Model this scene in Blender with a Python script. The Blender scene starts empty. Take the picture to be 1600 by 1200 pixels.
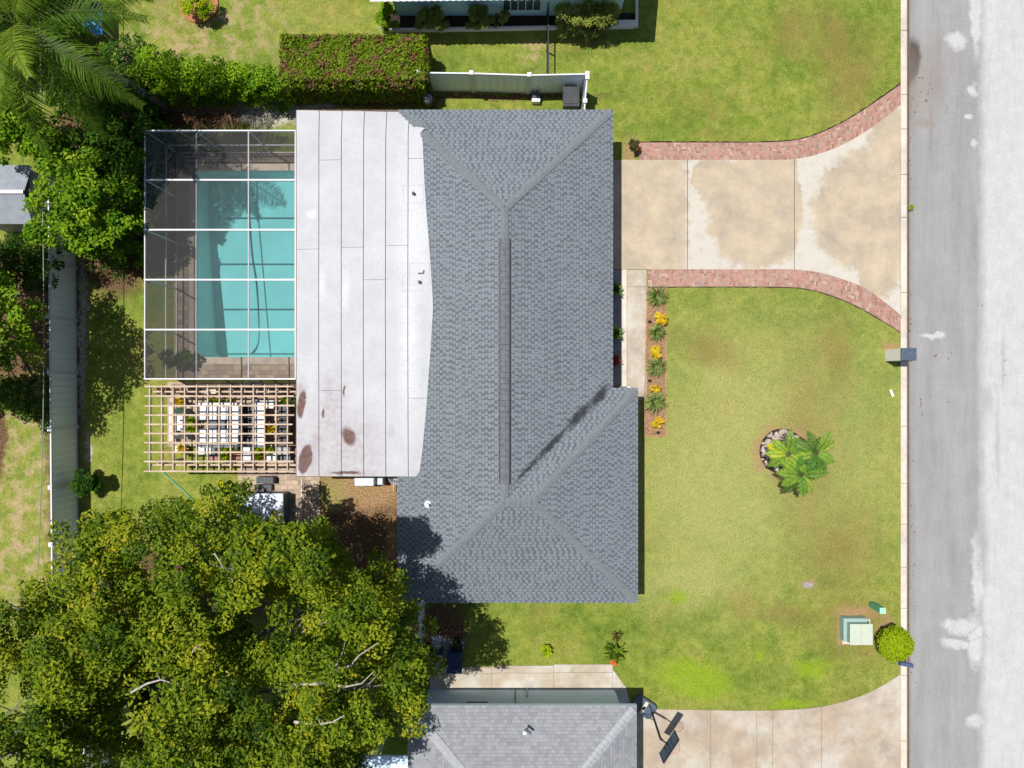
import bpy, math, random
import numpy as np
from mathutils import Vector, Matrix
random.seed(7); rng = np.random.default_rng(11)
S = bpy.context.scene
COL = S.collection
H = 31.0; F = 1110.0

# ------------------------------------------------------------------ camera, sky, sun, exposure
cam = bpy.data.cameras.new('camera'); co = bpy.data.objects.new('camera', cam); COL.objects.link(co)
co.location = (0, 0, H); co.rotation_euler = (0, 0, 0)
cam.sensor_fit = 'HORIZONTAL'; cam.sensor_width = 36; cam.lens = 36*F/1600; cam.clip_end = 1000
S.camera = co
SUN = Vector((-.288, .165, 1)).normalized()
el = math.asin(SUN.z); az = math.atan2(SUN.x, SUN.y)
w = bpy.data.worlds.new('World'); S.world = w; w.use_nodes = True
nt = w.node_tree; bg = nt.nodes['Background']; sk = nt.nodes.new('ShaderNodeTexSky')
sk.sky_type = 'NISHITA'; sk.sun_disc = False; sk.sun_elevation = el; sk.sun_rotation = az
nt.links.new(sk.outputs[0], bg.inputs[0]); bg.inputs[1].default_value = .07
sl = bpy.data.lights.new('sun', 'SUN'); sl.energy = 4.7; sl.angle = math.radians(.5); sl.color = (1, .97, .92)
so = bpy.data.objects.new('sun', sl); COL.objects.link(so); so.rotation_euler = SUN.to_track_quat('Z', 'Y').to_euler()
S.view_settings.view_transform = 'Standard'; S.view_settings.look = 'None'; S.view_settings.exposure = .15; S.view_settings.gamma = 1
S.render.engine = 'CYCLES'
S.cycles.transparent_max_bounces = 16; S.cycles.max_bounces = 6

# ------------------------------------------------------------------ coordinates: a photo point at a real height
def P(px, py, z=0.): s = (H-z)/F; return ((px-800)*s, (600-py)*s)
def P3(px, py, z=0.): return (*P(px, py, z), z)
def PL(pts, z=0.): return [P(x, y, z) for x, y in pts]

# ------------------------------------------------------------------ mesh helpers
def wloc(o):
    v = Vector((0, 0, 0))
    while o is not None: v = v+o.location; o = o.parent
    return v
class MB:
    def __init__(s): s.v = []; s.f = []; s.uv = None; s.mi = []; s.attr = []
    def face(s, pts, a=None):
        n = len(s.v); s.v += [tuple(p) for p in pts]; s.f.append(tuple(range(n, n+len(pts)))); s.attr.append(0 if a is None else a); return s
    def _add(s, vs, fs, a=0):
        n = len(s.v); s.v += [tuple(p) for p in vs]; s.f += [tuple(i+n for i in f) for f in fs]; s.attr += [a]*len(fs); return s
    def box(s, c, d, rz=0, a=0, M=None):
        hx, hy, hz = d[0]/2, d[1]/2, d[2]/2
        vs = [Vector((x*hx, y*hy, z*hz)) for z in (-1, 1) for x, y in ((-1, -1), (1, -1), (1, 1), (-1, 1))]
        R = M if M is not None else Matrix.Rotation(rz, 3, 'Z')
        vs = [R @ v+Vector(c) for v in vs]
        return s._add(vs, [(3, 2, 1, 0), (4, 5, 6, 7), (0, 1, 5, 4), (1, 2, 6, 5), (2, 3, 7, 6), (3, 0, 4, 7)], a)
    def bar(s, p, q, wd, ht, a=0):
        p = Vector(p); q = Vector(q); d = q-p; L = d.length
        if L < 1e-6: return s
        R = d.to_track_quat('X', 'Z').to_matrix()
        return s.box((p+q)/2, (L, wd, ht), 0, a, R)
    def prism(s, poly, z0, z1, a=0):
        n = len(poly); A = sum(poly[i][0]*poly[(i+1) % n][1]-poly[(i+1) % n][0]*poly[i][1] for i in range(n))
        if A < 0: poly = poly[::-1]
        vs = [(x, y, z0) for x, y in poly]+[(x, y, z1) for x, y in poly]
        fs = [tuple(range(n))[::-1], tuple(range(n, 2*n))]+[(i, (i+1) % n, n+(i+1) % n, n+i) for i in range(n)]
        return s._add(vs, fs, a)
    def tube(s, pts, r, n=8, a=0, cap=True):
        pts = [Vector(p) for p in pts]
        if not hasattr(r, '__len__'): r = [r]*len(pts)
        vs = []; fs = []
        for i, p in enumerate(pts):
            d = (pts[min(i+1, len(pts)-1)]-pts[max(i-1, 0)])
            if d.length < 1e-6: d = Vector((0, 0, 1))
            R = d.normalized().to_track_quat('Z', 'Y').to_matrix()
            for k in range(n):
                t = 2*math.pi*k/n; vs.append(p+R @ Vector((math.cos(t)*r[i], math.sin(t)*r[i], 0)))
        for i in range(len(pts)-1):
            for k in range(n):
                fs.append((i*n+k, i*n+(k+1) % n, (i+1)*n+(k+1) % n, (i+1)*n+k))
        if cap: fs.append(tuple(range(n))[::-1]); fs.append(tuple(range((len(pts)-1)*n, len(pts)*n)))
        return s._add(vs, fs, a)
    def lathe(s, c, prof, n=20, a=0, sx=1, sy=1):
        vs = [(c[0]+r*math.cos(2*math.pi*k/n)*sx, c[1]+r*math.sin(2*math.pi*k/n)*sy, c[2]+z) for r, z in prof for k in range(n)]
        fs = [(i*n+k, i*n+(k+1) % n, (i+1)*n+(k+1) % n, (i+1)*n+k) for i in range(len(prof)-1) for k in range(n)]
        fs.append(tuple(range(n))[::-1]); fs.append(tuple(range((len(prof)-1)*n, len(prof)*n)))
        return s._add(vs, fs, a)
    def build(s, name, mat, parent=None, bevel=0, smooth=False, uvs=None):
        me = bpy.data.meshes.new(name); off = wloc(parent) if parent else Vector((0, 0, 0))
        me.from_pydata([tuple(Vector(v)-off) for v in s.v], [], s.f); me.update()
        if any(s.attr):
            at = me.attributes.new('tint', 'FLOAT', 'FACE'); at.data.foreach_set('value', [float(x) for x in s.attr])
        if uvs is not None:
            ul = me.uv_layers.new(name='UVMap'); ul.data.foreach_set('uv', [c for f in uvs for p in f for c in p])
        o = bpy.data.objects.new(name, me); COL.objects.link(o); me.materials.append(mat)
        if parent: o.parent = parent
        if bevel:
            m = o.modifiers.new('bevel', 'BEVEL'); m.width = bevel; m.segments = 2; m.limit_method = 'ANGLE'
        if smooth: me.shade_smooth()
        return o
def tag(o, label=None, cat=None, group=None, kind=None):
    if label: o['label'] = label
    if cat: o['category'] = cat
    if group: o['group'] = group
    if kind: o['kind'] = kind
    return o
def thing(name, label, cat, loc=(0, 0, 0), group=None):
    o = bpy.data.objects.new(name, None); COL.objects.link(o); o.location = loc; o.empty_display_size = .3
    return tag(o, label, cat, group)
def struct(o): o['kind'] = 'structure'; return o
def copy_tree(o, parent=None):
    c = o.copy(); COL.objects.link(c); c.parent = parent
    for ch in list(o.children): copy_tree(ch, c)
    return c

# ------------------------------------------------------------------ material helpers
class NT:
    def __init__(s, name):
        s.m = bpy.data.materials.new(name); s.m.use_nodes = True; s.t = s.m.node_tree; s.b = s.t.nodes['Principled BSDF']; s.out = s.t.nodes['Material Output']
        s.b.inputs['Specular IOR Level'].default_value = .3
    def n(s, typ, **kw):
        x = s.t.nodes.new('ShaderNode'+typ)
        for k, v in kw.items(): setattr(x, k, v)
        return x
    def l(s, a, b): s.t.links.new(a, b)
    def setin(s, node, key, v):
        if isinstance(v, bpy.types.NodeSocket): s.l(v, node.inputs[key])
        else:
            if isinstance(v, tuple) and len(v) == 3 and node.inputs[key].type == 'RGBA': v = (*v, 1)
            node.inputs[key].default_value = v
    def pos(s):
        if not hasattr(s, '_p'): s._p = s.n('NewGeometry').outputs['Position']
        return s._p
    def obj(s):
        if not hasattr(s, '_o'): s._o = s.n('TexCoord').outputs['Object']
        return s._o
    def noise(s, vec, scale, detail=3, rough=.6, dist=0):
        x = s.n('TexNoise'); s.l(vec, x.inputs['Vector']); x.inputs['Scale'].default_value = scale; x.inputs['Detail'].default_value = detail
        x.inputs['Roughness'].default_value = rough; x.inputs['Distortion'].default_value = dist; return x.outputs['Fac']
    def ramp(s, fac, stops, interp='LINEAR'):
        x = s.n('ValToRGB'); s.l(fac, x.inputs[0]); e = x.color_ramp.elements; x.color_ramp.interpolation = interp
        while len(e) < len(stops): e.new(.5)
        for i, (p, c) in enumerate(stops):
            e[i].position = p; e[i].color = (*c, 1) if hasattr(c, '__len__') else (c, c, c, 1)
        return x.outputs['Color']
    def mix(s, fac, a, b, mode='MIX'):
        x = s.n('Mix', data_type='RGBA', blend_type=mode); s.setin(x, 0, fac); s.setin(x, 6, a); s.setin(x, 7, b); return x.outputs[2]
    def math(s, op, a, b=0., c=None, clamp=False):
        x = s.n('Math', operation=op, use_clamp=clamp); s.setin(x, 0, a); s.setin(x, 1, b)
        if c is not None: s.setin(x, 2, c)
        return x.outputs[0]
    def mapr(s, v, a, b, c=0., d=1.):
        x = s.n('MapRange'); s.l(v, x.inputs[0])
        for i, k in enumerate((a, b, c, d)): x.inputs[i+1].default_value = k
        return x.outputs[0]
    def warp(s, amt, scale=1.5, vec=None):
        v = vec or s.pos(); x = s.n('TexNoise'); s.l(v, x.inputs['Vector']); x.inputs['Scale'].default_value = scale; x.inputs['Detail'].default_value = 5; x.inputs['Roughness'].default_value = .65
        a = s.n('VectorMath', operation='SUBTRACT'); s.l(x.outputs['Color'], a.inputs[0]); a.inputs[1].default_value = (.5, .5, .5)
        b = s.n('VectorMath', operation='SCALE'); s.l(a.outputs[0], b.inputs[0]); b.inputs['Scale'].default_value = amt
        c = s.n('VectorMath', operation='ADD'); s.l(v, c.inputs[0]); s.l(b.outputs[0], c.inputs[1]); return c.outputs[0]
    def blob(s, vec, px, py, rx, ry, rot=0., soft=.25, z=0.):
        """natural patch of another colour at a real place: photo-measured centre and radii"""
        x, y = P(px, py, z); k = (H-z)/F
        m = s.n('Mapping', vector_type='TEXTURE'); s.l(vec, m.inputs['Vector'])
        m.inputs['Location'].default_value = (x, y, 0); m.inputs['Rotation'].default_value = (0, 0, math.radians(-rot)); m.inputs['Scale'].default_value = (rx*k, ry*k, 1e4)
        L = s.n('VectorMath', operation='LENGTH'); s.l(m.outputs[0], L.inputs[0]); return s.mapr(L.outputs['Value'], 1+soft, 1-soft)
    def blobs(s, vec, lst, soft=.25, z=0.):
        r = None
        for b in lst:
            q = s.blob(vec, *b, soft=soft, z=z) if len(b) <= 5 else s.blob(vec, *b[:5], soft=b[5], z=z)
            r = q if r is None else s.math('MAXIMUM', r, q)
        return r
    def bump(s, h, strength=.3, dist=.02):
        x = s.n('Bump'); x.inputs['Strength'].default_value = strength; x.inputs['Distance'].default_value = dist; s.l(h, x.inputs['Height']); s.l(x.outputs[0], s.b.inputs['Normal'])
    def col(s, c): s.setin(s.b, 'Base Color', c)
    def rough(s, r): s.setin(s.b, 'Roughness', r)

def simple(name, c, rough=.6, var=.12, scale=6, metal=0, bump=0, spec=.3, c2=None):
    k = NT(name); f = k.noise(k.obj(), scale, 5)
    if c2 is None: c2 = tuple(x*(1-var*2) for x in c)
    k.col(k.ramp(f, [(.35, c2), (.65, c)])); k.rough(rough); k.b.inputs['Metallic'].default_value = metal; k.b.inputs['Specular IOR Level'].default_value = spec
    if bump: k.bump(k.noise(k.obj(), scale*6, 4), bump, .01)
    return k.m

def leaf_mat(name, stops, trans=.25, nscale=.6, rough=.5, spec=.12, patch=None):
    k = NT(name); a = k.n('Attribute', attribute_name='tint').outputs['Fac']
    f = k.math('ADD', k.math('MULTIPLY', a, .75), k.math('MULTIPLY', k.noise(k.pos(), nscale, 2), .5)); f = k.math('SUBTRACT', f, .12)
    c = k.ramp(f, stops)
    if patch:
        m = k.mapr(k.noise(k.pos(), patch[1], 4, .7), patch[2], patch[2]+.08); c = k.mix(m, c, patch[0])
    k.col(c); k.rough(rough); k.b.inputs['Specular IOR Level'].default_value = spec
    t = k.n('BsdfTranslucent'); k.l(k.mix(.5, c, (.25, .35, .03)), t.inputs[0])
    mx = k.n('MixShader'); mx.inputs[0].default_value = trans; k.l(k.b.outputs[0], mx.inputs[1]); k.l(t.outputs[0], mx.inputs[2]); k.l(mx.outputs[0], k.out.inputs[0])
    return k.m

# ---- ground / lawn
def make_lawn():
    k = NT('lawn'); p = k.pos()
    big = k.noise(p, .16, 3); med = k.noise(p, .9, 4, .65); fine = k.noise(p, 9, 4, .75); vf = k.noise(p, 38, 2, .8)
    f = k.math('ADD', k.math('MULTIPLY', big, .55), k.math('MULTIPLY', med, .5))
    c = k.ramp(f, [(.34, (.125, .19, .026)), (.46, (.19, .248, .037)), (.56, (.265, .298, .054)), (.68, (.33, .305, .08))])
    # dry olive-brown mottling
    c = k.mix(k.mapr(k.noise(p, 2.6, 5, .75), .38, .62), k.mix(1., c, (.72, .80, .7), 'MULTIPLY'), k.mix(1., c, (1.16, 1.13, 1.15), 'MULTIPLY'))
    br = k.mapr(k.noise(p, .38, 5, .7), .53, .66); c = k.mix(k.math('MULTIPLY', br, .42), c, (.29, .215, .06))
    wv = k.warp(2.2, .8)
    yb = k.blobs(wv, [(1120, 760, 150, 160, 0, .6), (1130, 590, 60, 60, 0, .6), (1080, 900, 90, 50, 0, .6), (1200, 690, 200, 170, 0, .7)]); c = k.mix(k.math('MULTIPLY', yb, .62), c, (.42, .41, .15))
    ob = k.blobs(wv, [(1305, 560, 22, 60, 0, .8), (1310, 860, 50, 60, 20, .8), (1260, 700, 40, 120, 0, .8), (1110, 545, 45, 22, 30, .8), (1230, 960, 60, 14, 10, .8), (1340, 985, 60, 40, 0, .7), (1330, 120, 35, 60, 20, .8), (1240, 40, 30, 30, 0, .8), (1300, 60, 60, 25, 70, .8)])
    c = k.mix(k.math('MULTIPLY', ob, .6), c, (.25, .185, .06))
    # lush bright weed patches
    wp = k.warp(.9, 2.2)
    lp = k.blobs(wp, [(1085, 1063, 58, 30, 15, .3), (1187, 1025, 8, 8, 0, .3), (1270, 1045, 26, 14, 0, .5), (1235, 1100, 30, 8, 0, .5), (1060, 935, 14, 10, 0, .6)])
    c = k.mix(k.math('MULTIPLY', k.math('MULTIPLY', lp, k.mapr(k.noise(p, 3, 5, .8), .3, .55, .25, .85)), .9), c, (.25, .38, .012))
    # scruffy dry back yard and neighbour yard
    dry = k.blobs(wv, [(40, 800, 90, 170, 0, .5), (330, 45, 110, 70, 0, .6), (60, 640, 60, 60, 0, .5), (838, 80, 24, 30, 0, .5)])
    dn = k.mapr(k.noise(p, 1.6, 5, .7), .46, .6); c = k.mix(k.math('MULTIPLY', dry, k.math('MULTIPLY', dn, .8)), c, (.5, .36, .21))
    # bare soil, mulch and leaf litter, with tree shade and sunlit litter painted in
    mul_shade = k.blobs(wp, [(550, 790, 95, 62, 0, .12), (545, 900, 100, 90, 0, .12), (450, 860, 70, 60, 0, .2), (345, 905, 220, 60, 0, .3), (560, 155, 120, 14, 0, .4), (300, 180, 120, 22, 0, .3), (150, 250, 90, 100, 0, .2), (790, 151, 145, 4, 0, .4), (690, 990, 40, 50, 0, .2), (0, 680, 11, 60, 0, .3), (15, 490, 75, 110, 0, .2), (180, 400, 60, 62, 0, .25), (100, 600, 28, 400, 0, .25)])  # round-tree and cage-strip patches also darken the ground as tree shade
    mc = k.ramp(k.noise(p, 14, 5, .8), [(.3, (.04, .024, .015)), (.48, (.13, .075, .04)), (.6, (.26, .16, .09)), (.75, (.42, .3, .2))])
    c = k.mix(mul_shade, c, mc)
    litter_sun = k.blobs(wp, [(555, 768, 78, 30, 0, .3), (612, 850, 9, 40, 0, .5), (330, 165, 50, 10, 0, .5)]); c = k.mix(k.math('MULTIPLY', litter_sun, .85), c, k.ramp(k.noise(p, 14, 5, .8), [(.3, (.12, .06, .03)), (.46, (.34, .20, .10)), (.58, (.52, .34, .18)), (.74, (.68, .5, .32))]))  # largest patch paints the sunlit litter brighter than the mulch in shade
    gb = k.blobs(wp, [(515, 770, 22, 22, 0, .6), (700, 1000, 10, 5, 0, .5)]); c = k.mix(k.math('MULTIPLY', gb, k.mapr(fine, .45, .55)), c, (.26, .32, .06))
    # white shell gravel
    gr = k.blobs(wp, [(425, 178, 50, 20, 0, .3), (500, 165, 26, 7, 0, .5), (129, 520, 6, 110, 1, .5), (690, 1003, 30, 10, 0, .4), (137, 700, 4, 25, 0, .5)])
    gc = k.ramp(k.noise(p, 24, 4, .8), [(.35, (.2, .17, .15)), (.5, (.55, .5, .46)), (.65, (.8, .76, .72))])
    c = k.mix(k.math('MULTIPLY', gr, k.mapr(k.noise(p, 7, 4, .7), .4, .5)), c, gc)
    so = k.blobs(wp, [(1262, 914, 13, 6, 0, .5), (1340, 957, 34, 9, 0, .5), (1382, 985, 12, 22, 0, .5), (1394, 540, 14, 5, 0, .5), (1262, 650, 1, 1, 0, .5), (1220, 705, 46, 40, 0, .18), (1312, 990, 5, 25, 0, .5), (985, 235, 12, 20, 0, .5)])
    c = k.mix(k.math('MULTIPLY', so, .75), c, (.42, .25, .14))
    c = k.mix(k.math('MULTIPLY', k.mapr(fine, .3, .7, 0, 1), .5), c, k.mix(1., c, (.55, .55, .5), 'MULTIPLY'))
    c = k.mix(k.mapr(vf, .35, .65, 0, .55), c, k.mix(1., c, (1.5, 1.45, 1.5), 'MULTIPLY'))
    vg = k.n('TexVoronoi'); k.l(p, vg.inputs['Vector']); vg.inputs['Scale'].default_value = 22
    c = k.mix(k.mapr(vg.outputs['Distance'], .3, .9, 0, .5), c, k.mix(1., c, (.42, .45, .4), 'MULTIPLY'))
    k.col(c); k.rough(.9); k.b.inputs['Specular IOR Level'].default_value = .1
    k.bump(k.math('ADD', fine, k.math('MULTIPLY', vg.outputs['Distance'], .7)), .8, .05)
    return k.m
def make_asphalt():
    k = NT('asphalt'); p = k.pos(); w1 = k.warp(.5, 1.2)
    sp = k.n('SeparateXYZ'); k.l(w1, sp.inputs[0])
    grain = k.noise(p, 22, 4, .9); mpp = k.n('Mapping'); k.l(p, mpp.inputs['Vector']); mpp.inputs['Scale'].default_value = (1, .12, 1); f2 = k.math('ADD', k.math('MULTIPLY', k.noise(mpp.outputs[0], 1.6, 5, .65), .6), k.math('MULTIPLY', k.noise(p, .8, 6, .7), .4))
    c = k.ramp(f2, [(.35, (.275, .27, .265)), (.65, (.36, .355, .35))])
    # worn pale wheel lane to the right
    side = k.mapr(sp.outputs[0], P(1529, 0)[0], P(1546, 0)[0])
    wp = k.warp(.7, 2.0)
    pale = k.blobs(wp, [(1497, 62, 14, 15, 0, .25), (1523, 140, 7, 10, 0, .3), (1528, 20, 8, 60, 0, .4), (1460, 524, 21, 4, 0, .2), (1508, 982, 34, 13, 10, .2), (1527, 1005, 12, 40, 0, .3), (1498, 1008, 24, 7, 8, .3), (1530, 900, 9, 62, 0, .3), (1528, 1130, 14, 10, 0, .3), (1515, 178, 6, 5, 0, .3), (1525, 222, 7, 6, 0, .3)])
    c = k.mix(k.math('MAXIMUM', side, pale), c, k.ramp(k.noise(p, 1.8, 6, .75), [(.3, (.47, .468, .465)), (.7, (.565, .56, .558))]))
    gray = k.blobs(k.warp(.3, 2), [(1546, 625, 8, 18, 0, .5), (1538, 850, 10, 50, 0, .5), (1570, 570, 3, 40, 0, .5), (1562, 690, 3, 60, 0, .6)]); c = k.mix(k.math('MULTIPLY', gray, .5), c, (.32, .32, .34))
    tn = k.mapr(k.noise(mpp.outputs[0], 5, 5, .7), .5, .68, 0, .35); c = k.mix(tn, c, k.mix(1., c, (.78, .77, .76), 'MULTIPLY'))
    sp2 = k.mapr(k.noise(p, 6, 6, .85), .62, .7, 0, .35); c = k.mix(sp2, c, (.22, .2, .18))
    st = k.blobs(k.warp(.35, 2.5), [(1425, 96, 15, 38, 8, .2)]); c = k.mix(st, c, (.055, .045, .04))
    st2 = k.blobs(k.warp(.5, 2.5), [(1440, 130, 30, 60, 20, .7), (1445, 190, 18, 7, 10, .3), (1458, 205, 3, 45, 0, .5)]); c = k.mix(k.math('MULTIPLY', st2, .55), c, (.27, .22, .18))
    gut = k.mapr(sp.outputs[0], P(1436, 0)[0], P(1420, 0)[0], 0, .35); c = k.mix(gut, c, (.22, .18, .16)); sx_ = k.n('SeparateXYZ'); k.l(k.warp(.1, 1.5), sx_.inputs[0]); g2 = k.mapr(sx_.outputs[0], P(1426, 0)[0], P(1421, 0)[0], 0, .85); c = k.mix(g2, c, (.13, .10, .08))
    # crack web inside worn spots
    v = k.n('TexVoronoi', feature='DISTANCE_TO_EDGE'); k.l(k.warp(.5, 2), v.inputs['Vector']); v.inputs['Scale'].default_value = 1.1
    cr = k.mapr(v.outputs['Distance'], .012, .004); cm = k.blobs(p, [(1515, 990, 36, 26, 0, .2), (1528, 890, 6, 36, 0, .2), (1530, 1040, 6, 30, 0, .2), (1495, 160, 30, 20, 0, .2)]); c = k.mix(k.math('MULTIPLY', k.math('MULTIPLY', cr, cm), .6), c, (.18, .17, .17))
    c = k.mix(k.mapr(grain, .38, .62, .0, .75), c, k.mix(1., c, (.66, .66, .66), 'MULTIPLY'))
    k.col(c); k.rough(.92); k.bump(grain, .4, .01); return k.m
def make_concrete(name, base, stain, blobs=None, amt=.8, soft=.15, wscale=1.0):
    k = NT(name); p = k.pos(); wp = k.warp(1.3, wscale)
    c = k.ramp(k.noise(p, 1.5, 5), [(.3, tuple(x*.93 for x in base)), (.7, base)])
    sc = k.ramp(k.noise(p, .9, 5, .65), [(.3, (stain[0]*.72, stain[1]*.76, stain[2]*.84)), (.5, stain), (.68, tuple(min(1, x*1.2) for x in stain))])
    if blobs: m = k.blobs(k.warp(.5, 3.5, wp), blobs, soft=soft)
    else: m = k.mapr(k.noise(p, .55, 5, .65), .38, .56)
    c = k.mix(k.math('MULTIPLY', m, amt), c, sc)
    d = k.mapr(k.noise(p, 2.5, 8, .85), .53, .72, 0, .5); c = k.mix(d, c, (.33, .25, .17)); d2 = k.mapr(k.noise(p, 1.3, 8, .8), .52, .66, 0, .35); c = k.mix(d2, c, (.36, .33, .29)); d3 = k.mapr(k.noise(p, 11, 6, .85), .6, .72, 0, .5); c = k.mix(d3, c, (.26, .2, .14)); d4 = k.mapr(k.noise(p, 4, 7, .85), .58, .7, 0, .4); c = k.mix(d4, c, (.62, .58, .5))
    g = k.noise(p, 35, 3, .8); c = k.mix(k.mapr(g, .3, .7, 0, .25), c, k.mix(1., c, (.7, .7, .7), 'MULTIPLY'))
    v = k.n('TexVoronoi', feature='DISTANCE_TO_EDGE'); k.l(k.warp(.6, 1.5), v.inputs['Vector']); v.inputs['Scale'].default_value = .22
    c = k.mix(k.mapr(v.outputs['Distance'], .0025, .001, 0, .25), c, (.2, .16, .13))
    k.col(c); k.rough(.85); k.bump(g, .2, .006); return k.m
def make_shingle(name, lo, hi, tabw=.225, row=.135, dash=True, mort=.012, debris=None):
    k = NT(name); uv = k.n('TexCoord').outputs['UV']; sp = k.n('SeparateXYZ'); k.l(uv, sp.inputs[0])
    rowv = k.math('DIVIDE', sp.outputs[1], row); ri = k.math('FLOOR', rowv); fr = k.math('FRACT', rowv)
    def white(a, b=0.):
        cb = k.n('CombineXYZ'); k.setin(cb, 0, a); k.setin(cb, 1, b); wn = k.n('TexWhiteNoise', noise_dimensions='3D'); k.l(cb.outputs[0], wn.inputs['Vector']); return wn.outputs['Value']
    h = white(ri, 3.7); uu = k.math('ADD', k.math('DIVIDE', sp.outputs[0], tabw), k.math('ADD', k.math('MULTIPLY', ri, .5), k.math('MULTIPLY', h, .35)))
    ci = k.math('FLOOR', uu); cf = k.math('FRACT', uu); r1 = white(ci, ri)
    cb2 = k.math('FLOOR', k.math('MULTIPLY', uu, .37)); r2 = white(cb2, k.math('ADD', ri, 51.3))
    if dash:
        th = k.math('ADD', k.math('MULTIPLY', r1, .45), .42)
        d = k.math('LESS_THAN', cf, th)
        c = k.mix(d, lo, hi); c = k.mix(k.math('MULTIPLY', r2, .3), c, tuple(x*.8 for x in hi))
    else:
        c = k.mix(r1, lo, hi); g1 = k.math('LESS_THAN', cf, .06); c = k.mix(k.math('MULTIPLY', g1, .6), c, tuple(x*.5 for x in lo))
    sh = k.mapr(fr, .22, .1, 0, .45); c = k.mix(sh, c, tuple(x*.66 for x in lo))  # shadow line along the lower edge of each course, painted into the colour
    g = k.noise(k.pos(), 60, 2, .8); c = k.mix(k.mapr(g, .3, .7, 0, .3), c, k.mix(1., c, (.65, .65, .67), 'MULTIPLY'))
    if debris:
        db = k.blobs(k.warp(.35, 4), debris, z=3.3, soft=.4); c = k.mix(k.math('MULTIPLY', db, k.mapr(k.noise(k.pos(), 7, 4, .8), .3, .55, .6, .95)), c, (.025, .026, .028))
    sk_ = k.mapr(k.noise(k.pos(), 1.7, 6, .8), .55, .72, 0, .35); c = k.mix(sk_, c, tuple(x*1.15 for x in hi))
    lg = k.noise(k.pos(), .5, 4); c = k.mix(k.mapr(lg, .35, .65, 0, .3), c, k.mix(1., c, (.76, .78, .8), 'MULTIPLY'))
    k.col(c); k.rough(.85); k.b.inputs['Specular IOR Level'].default_value = .25
    k.bump(k.math('ADD', k.math('MULTIPLY', fr, -1.), k.math('MULTIPLY', g, .35)), .4, .01); return k.m
def make_pavers(name, c1, c2, wd=.3, rh=.15, rot=0.):
    k = NT(name); mp = k.n('Mapping'); k.l(k.pos(), mp.inputs['Vector']); mp.inputs['Rotation'].default_value = (0, 0, rot)
    b = k.n('TexBrick'); k.l(mp.outputs[0], b.inputs['Vector']); b.inputs['Scale'].default_value = 1; b.inputs['Brick Width'].default_value = wd; b.inputs['Row Height'].default_value = rh
    b.inputs['Color1'].default_value = (*c1, 1); b.inputs['Color2'].default_value = (*c2, 1); b.inputs['Mortar'].default_value = (.16, .13, .11, 1); b.inputs['Mortar Size'].default_value = .006; b.offset = .37; b.squash = 1.4; b.squash_frequency = 3
    c = k.mix(k.mapr(k.noise(k.pos(), 2.5, 4), .35, .65, 0, .5), b.outputs['Color'], k.mix(1., b.outputs['Color'], (.7, .68, .66), 'MULTIPLY'))
    k.col(c); k.rough(.85); k.bump(b.outputs['Fac'], -.3, .01); return k.m
def make_bricks():
    k = NT('red_brick_paver'); a = k.n('Attribute', attribute_name='tint').outputs['Fac']
    c = k.ramp(a, [(0, (.22, .10, .08)), (.25, (.32, .145, .11)), (.5, (.37, .18, .14)), (.75, (.42, .21, .165)), (.88, (.27, .19, .17)), (1, (.5, .34, .26))])
    c = k.mix(k.mapr(k.noise(k.pos(), 12, 4, .7), .35, .7, 0, .4), c, (.5, .36, .28)); k.col(c); k.rough(.9); return k.m
def make_flat_roof():
    k = NT('white_membrane'); p = k.pos(); z = 2.85
    c = k.ramp(k.noise(p, .7, 5, .65), [(.3, (.42, .425, .445)), (.7, (.50, .505, .52))])
    wp = k.warp(.35, 2.2)
    halo = k.blobs(wp, [(485, 705, 24, 42, -20, .6), (518, 640, 22, 60, 0, .6), (545, 700, 45, 50, 0, .7), (470, 620, 9, 30, 0, .5), (545, 738, 50, 9, 0, .5), (497, 690, 20, 50, 0, .8)], z=z)
    hn = k.mapr(k.noise(p, 3.5, 5, .75), .36, .6, .1, .7); c = k.mix(k.math('MULTIPLY', halo, hn), c, (.33, .26, .28))
    w3 = k.warp(.22, 2.5)
    st = k.blobs(w3, [(476, 718, 10, 23, 14, .1), (470, 632, 6, 22, 8, .15), (545, 682, 10, 15, -25, .25), (504, 646, 2, 8, 0, .2), (540, 739, 22, 2.5, 0, .3), (538, 611, 1.5, 9, 0, .3)], z=z)
    gs = k.blobs(w3, [(572, 672, 12, 9, 0, .3), (612, 673, 6, 11, 0, .3), (551, 690, 11, 9, 0, .2)], z=z); c = k.mix(k.math('MULTIPLY', gs, .55), c, (.36, .35, .36))
    pale_sheen = k.blobs(w3, [(487, 334, 9, 7, 0, .4), (540, 455, 6, 24, 0, .7), (502, 445, 5, 20, 0, .7), (640, 540, 14, 120, 0, .6), (645, 350, 20, 90, 0, .8)], z=z); c = k.mix(k.math('MULTIPLY', pale_sheen, .6), c, (.62, .62, .63))  # pale patches; the pair at mid-left paints in the sun's sheen
    gr = k.blobs(w3, [(470, 268, 5, 12, 0, .3), (466, 430, 3, 14, 0, .3), (508, 380, 60, 5, 0, .8), (618, 178, 10, 6, 0, .5)], z=z); c = k.mix(k.math('MULTIPLY', gr, .35), c, (.42, .4, .4))
    f = k.noise(p, 9, 5, .8); c = k.mix(k.mapr(f, .48, .7, 0, .38), c, (.32, .31, .33))
    gw_ = k.mapr(k.noise(p, 1.1, 8, .8), .52, .7, 0, .3); c = k.mix(gw_, c, (.34, .33, .35))
    c = k.mix(st, c, k.ramp(k.noise(p, 6, 3), [(.3, (.10, .05, .045)), (.7, (.17, .10, .09))]))
    k.col(c); k.rough(.7); k.bump(k.noise(p, 1.6, 4, .6), .35, .05); return k.m
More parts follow.
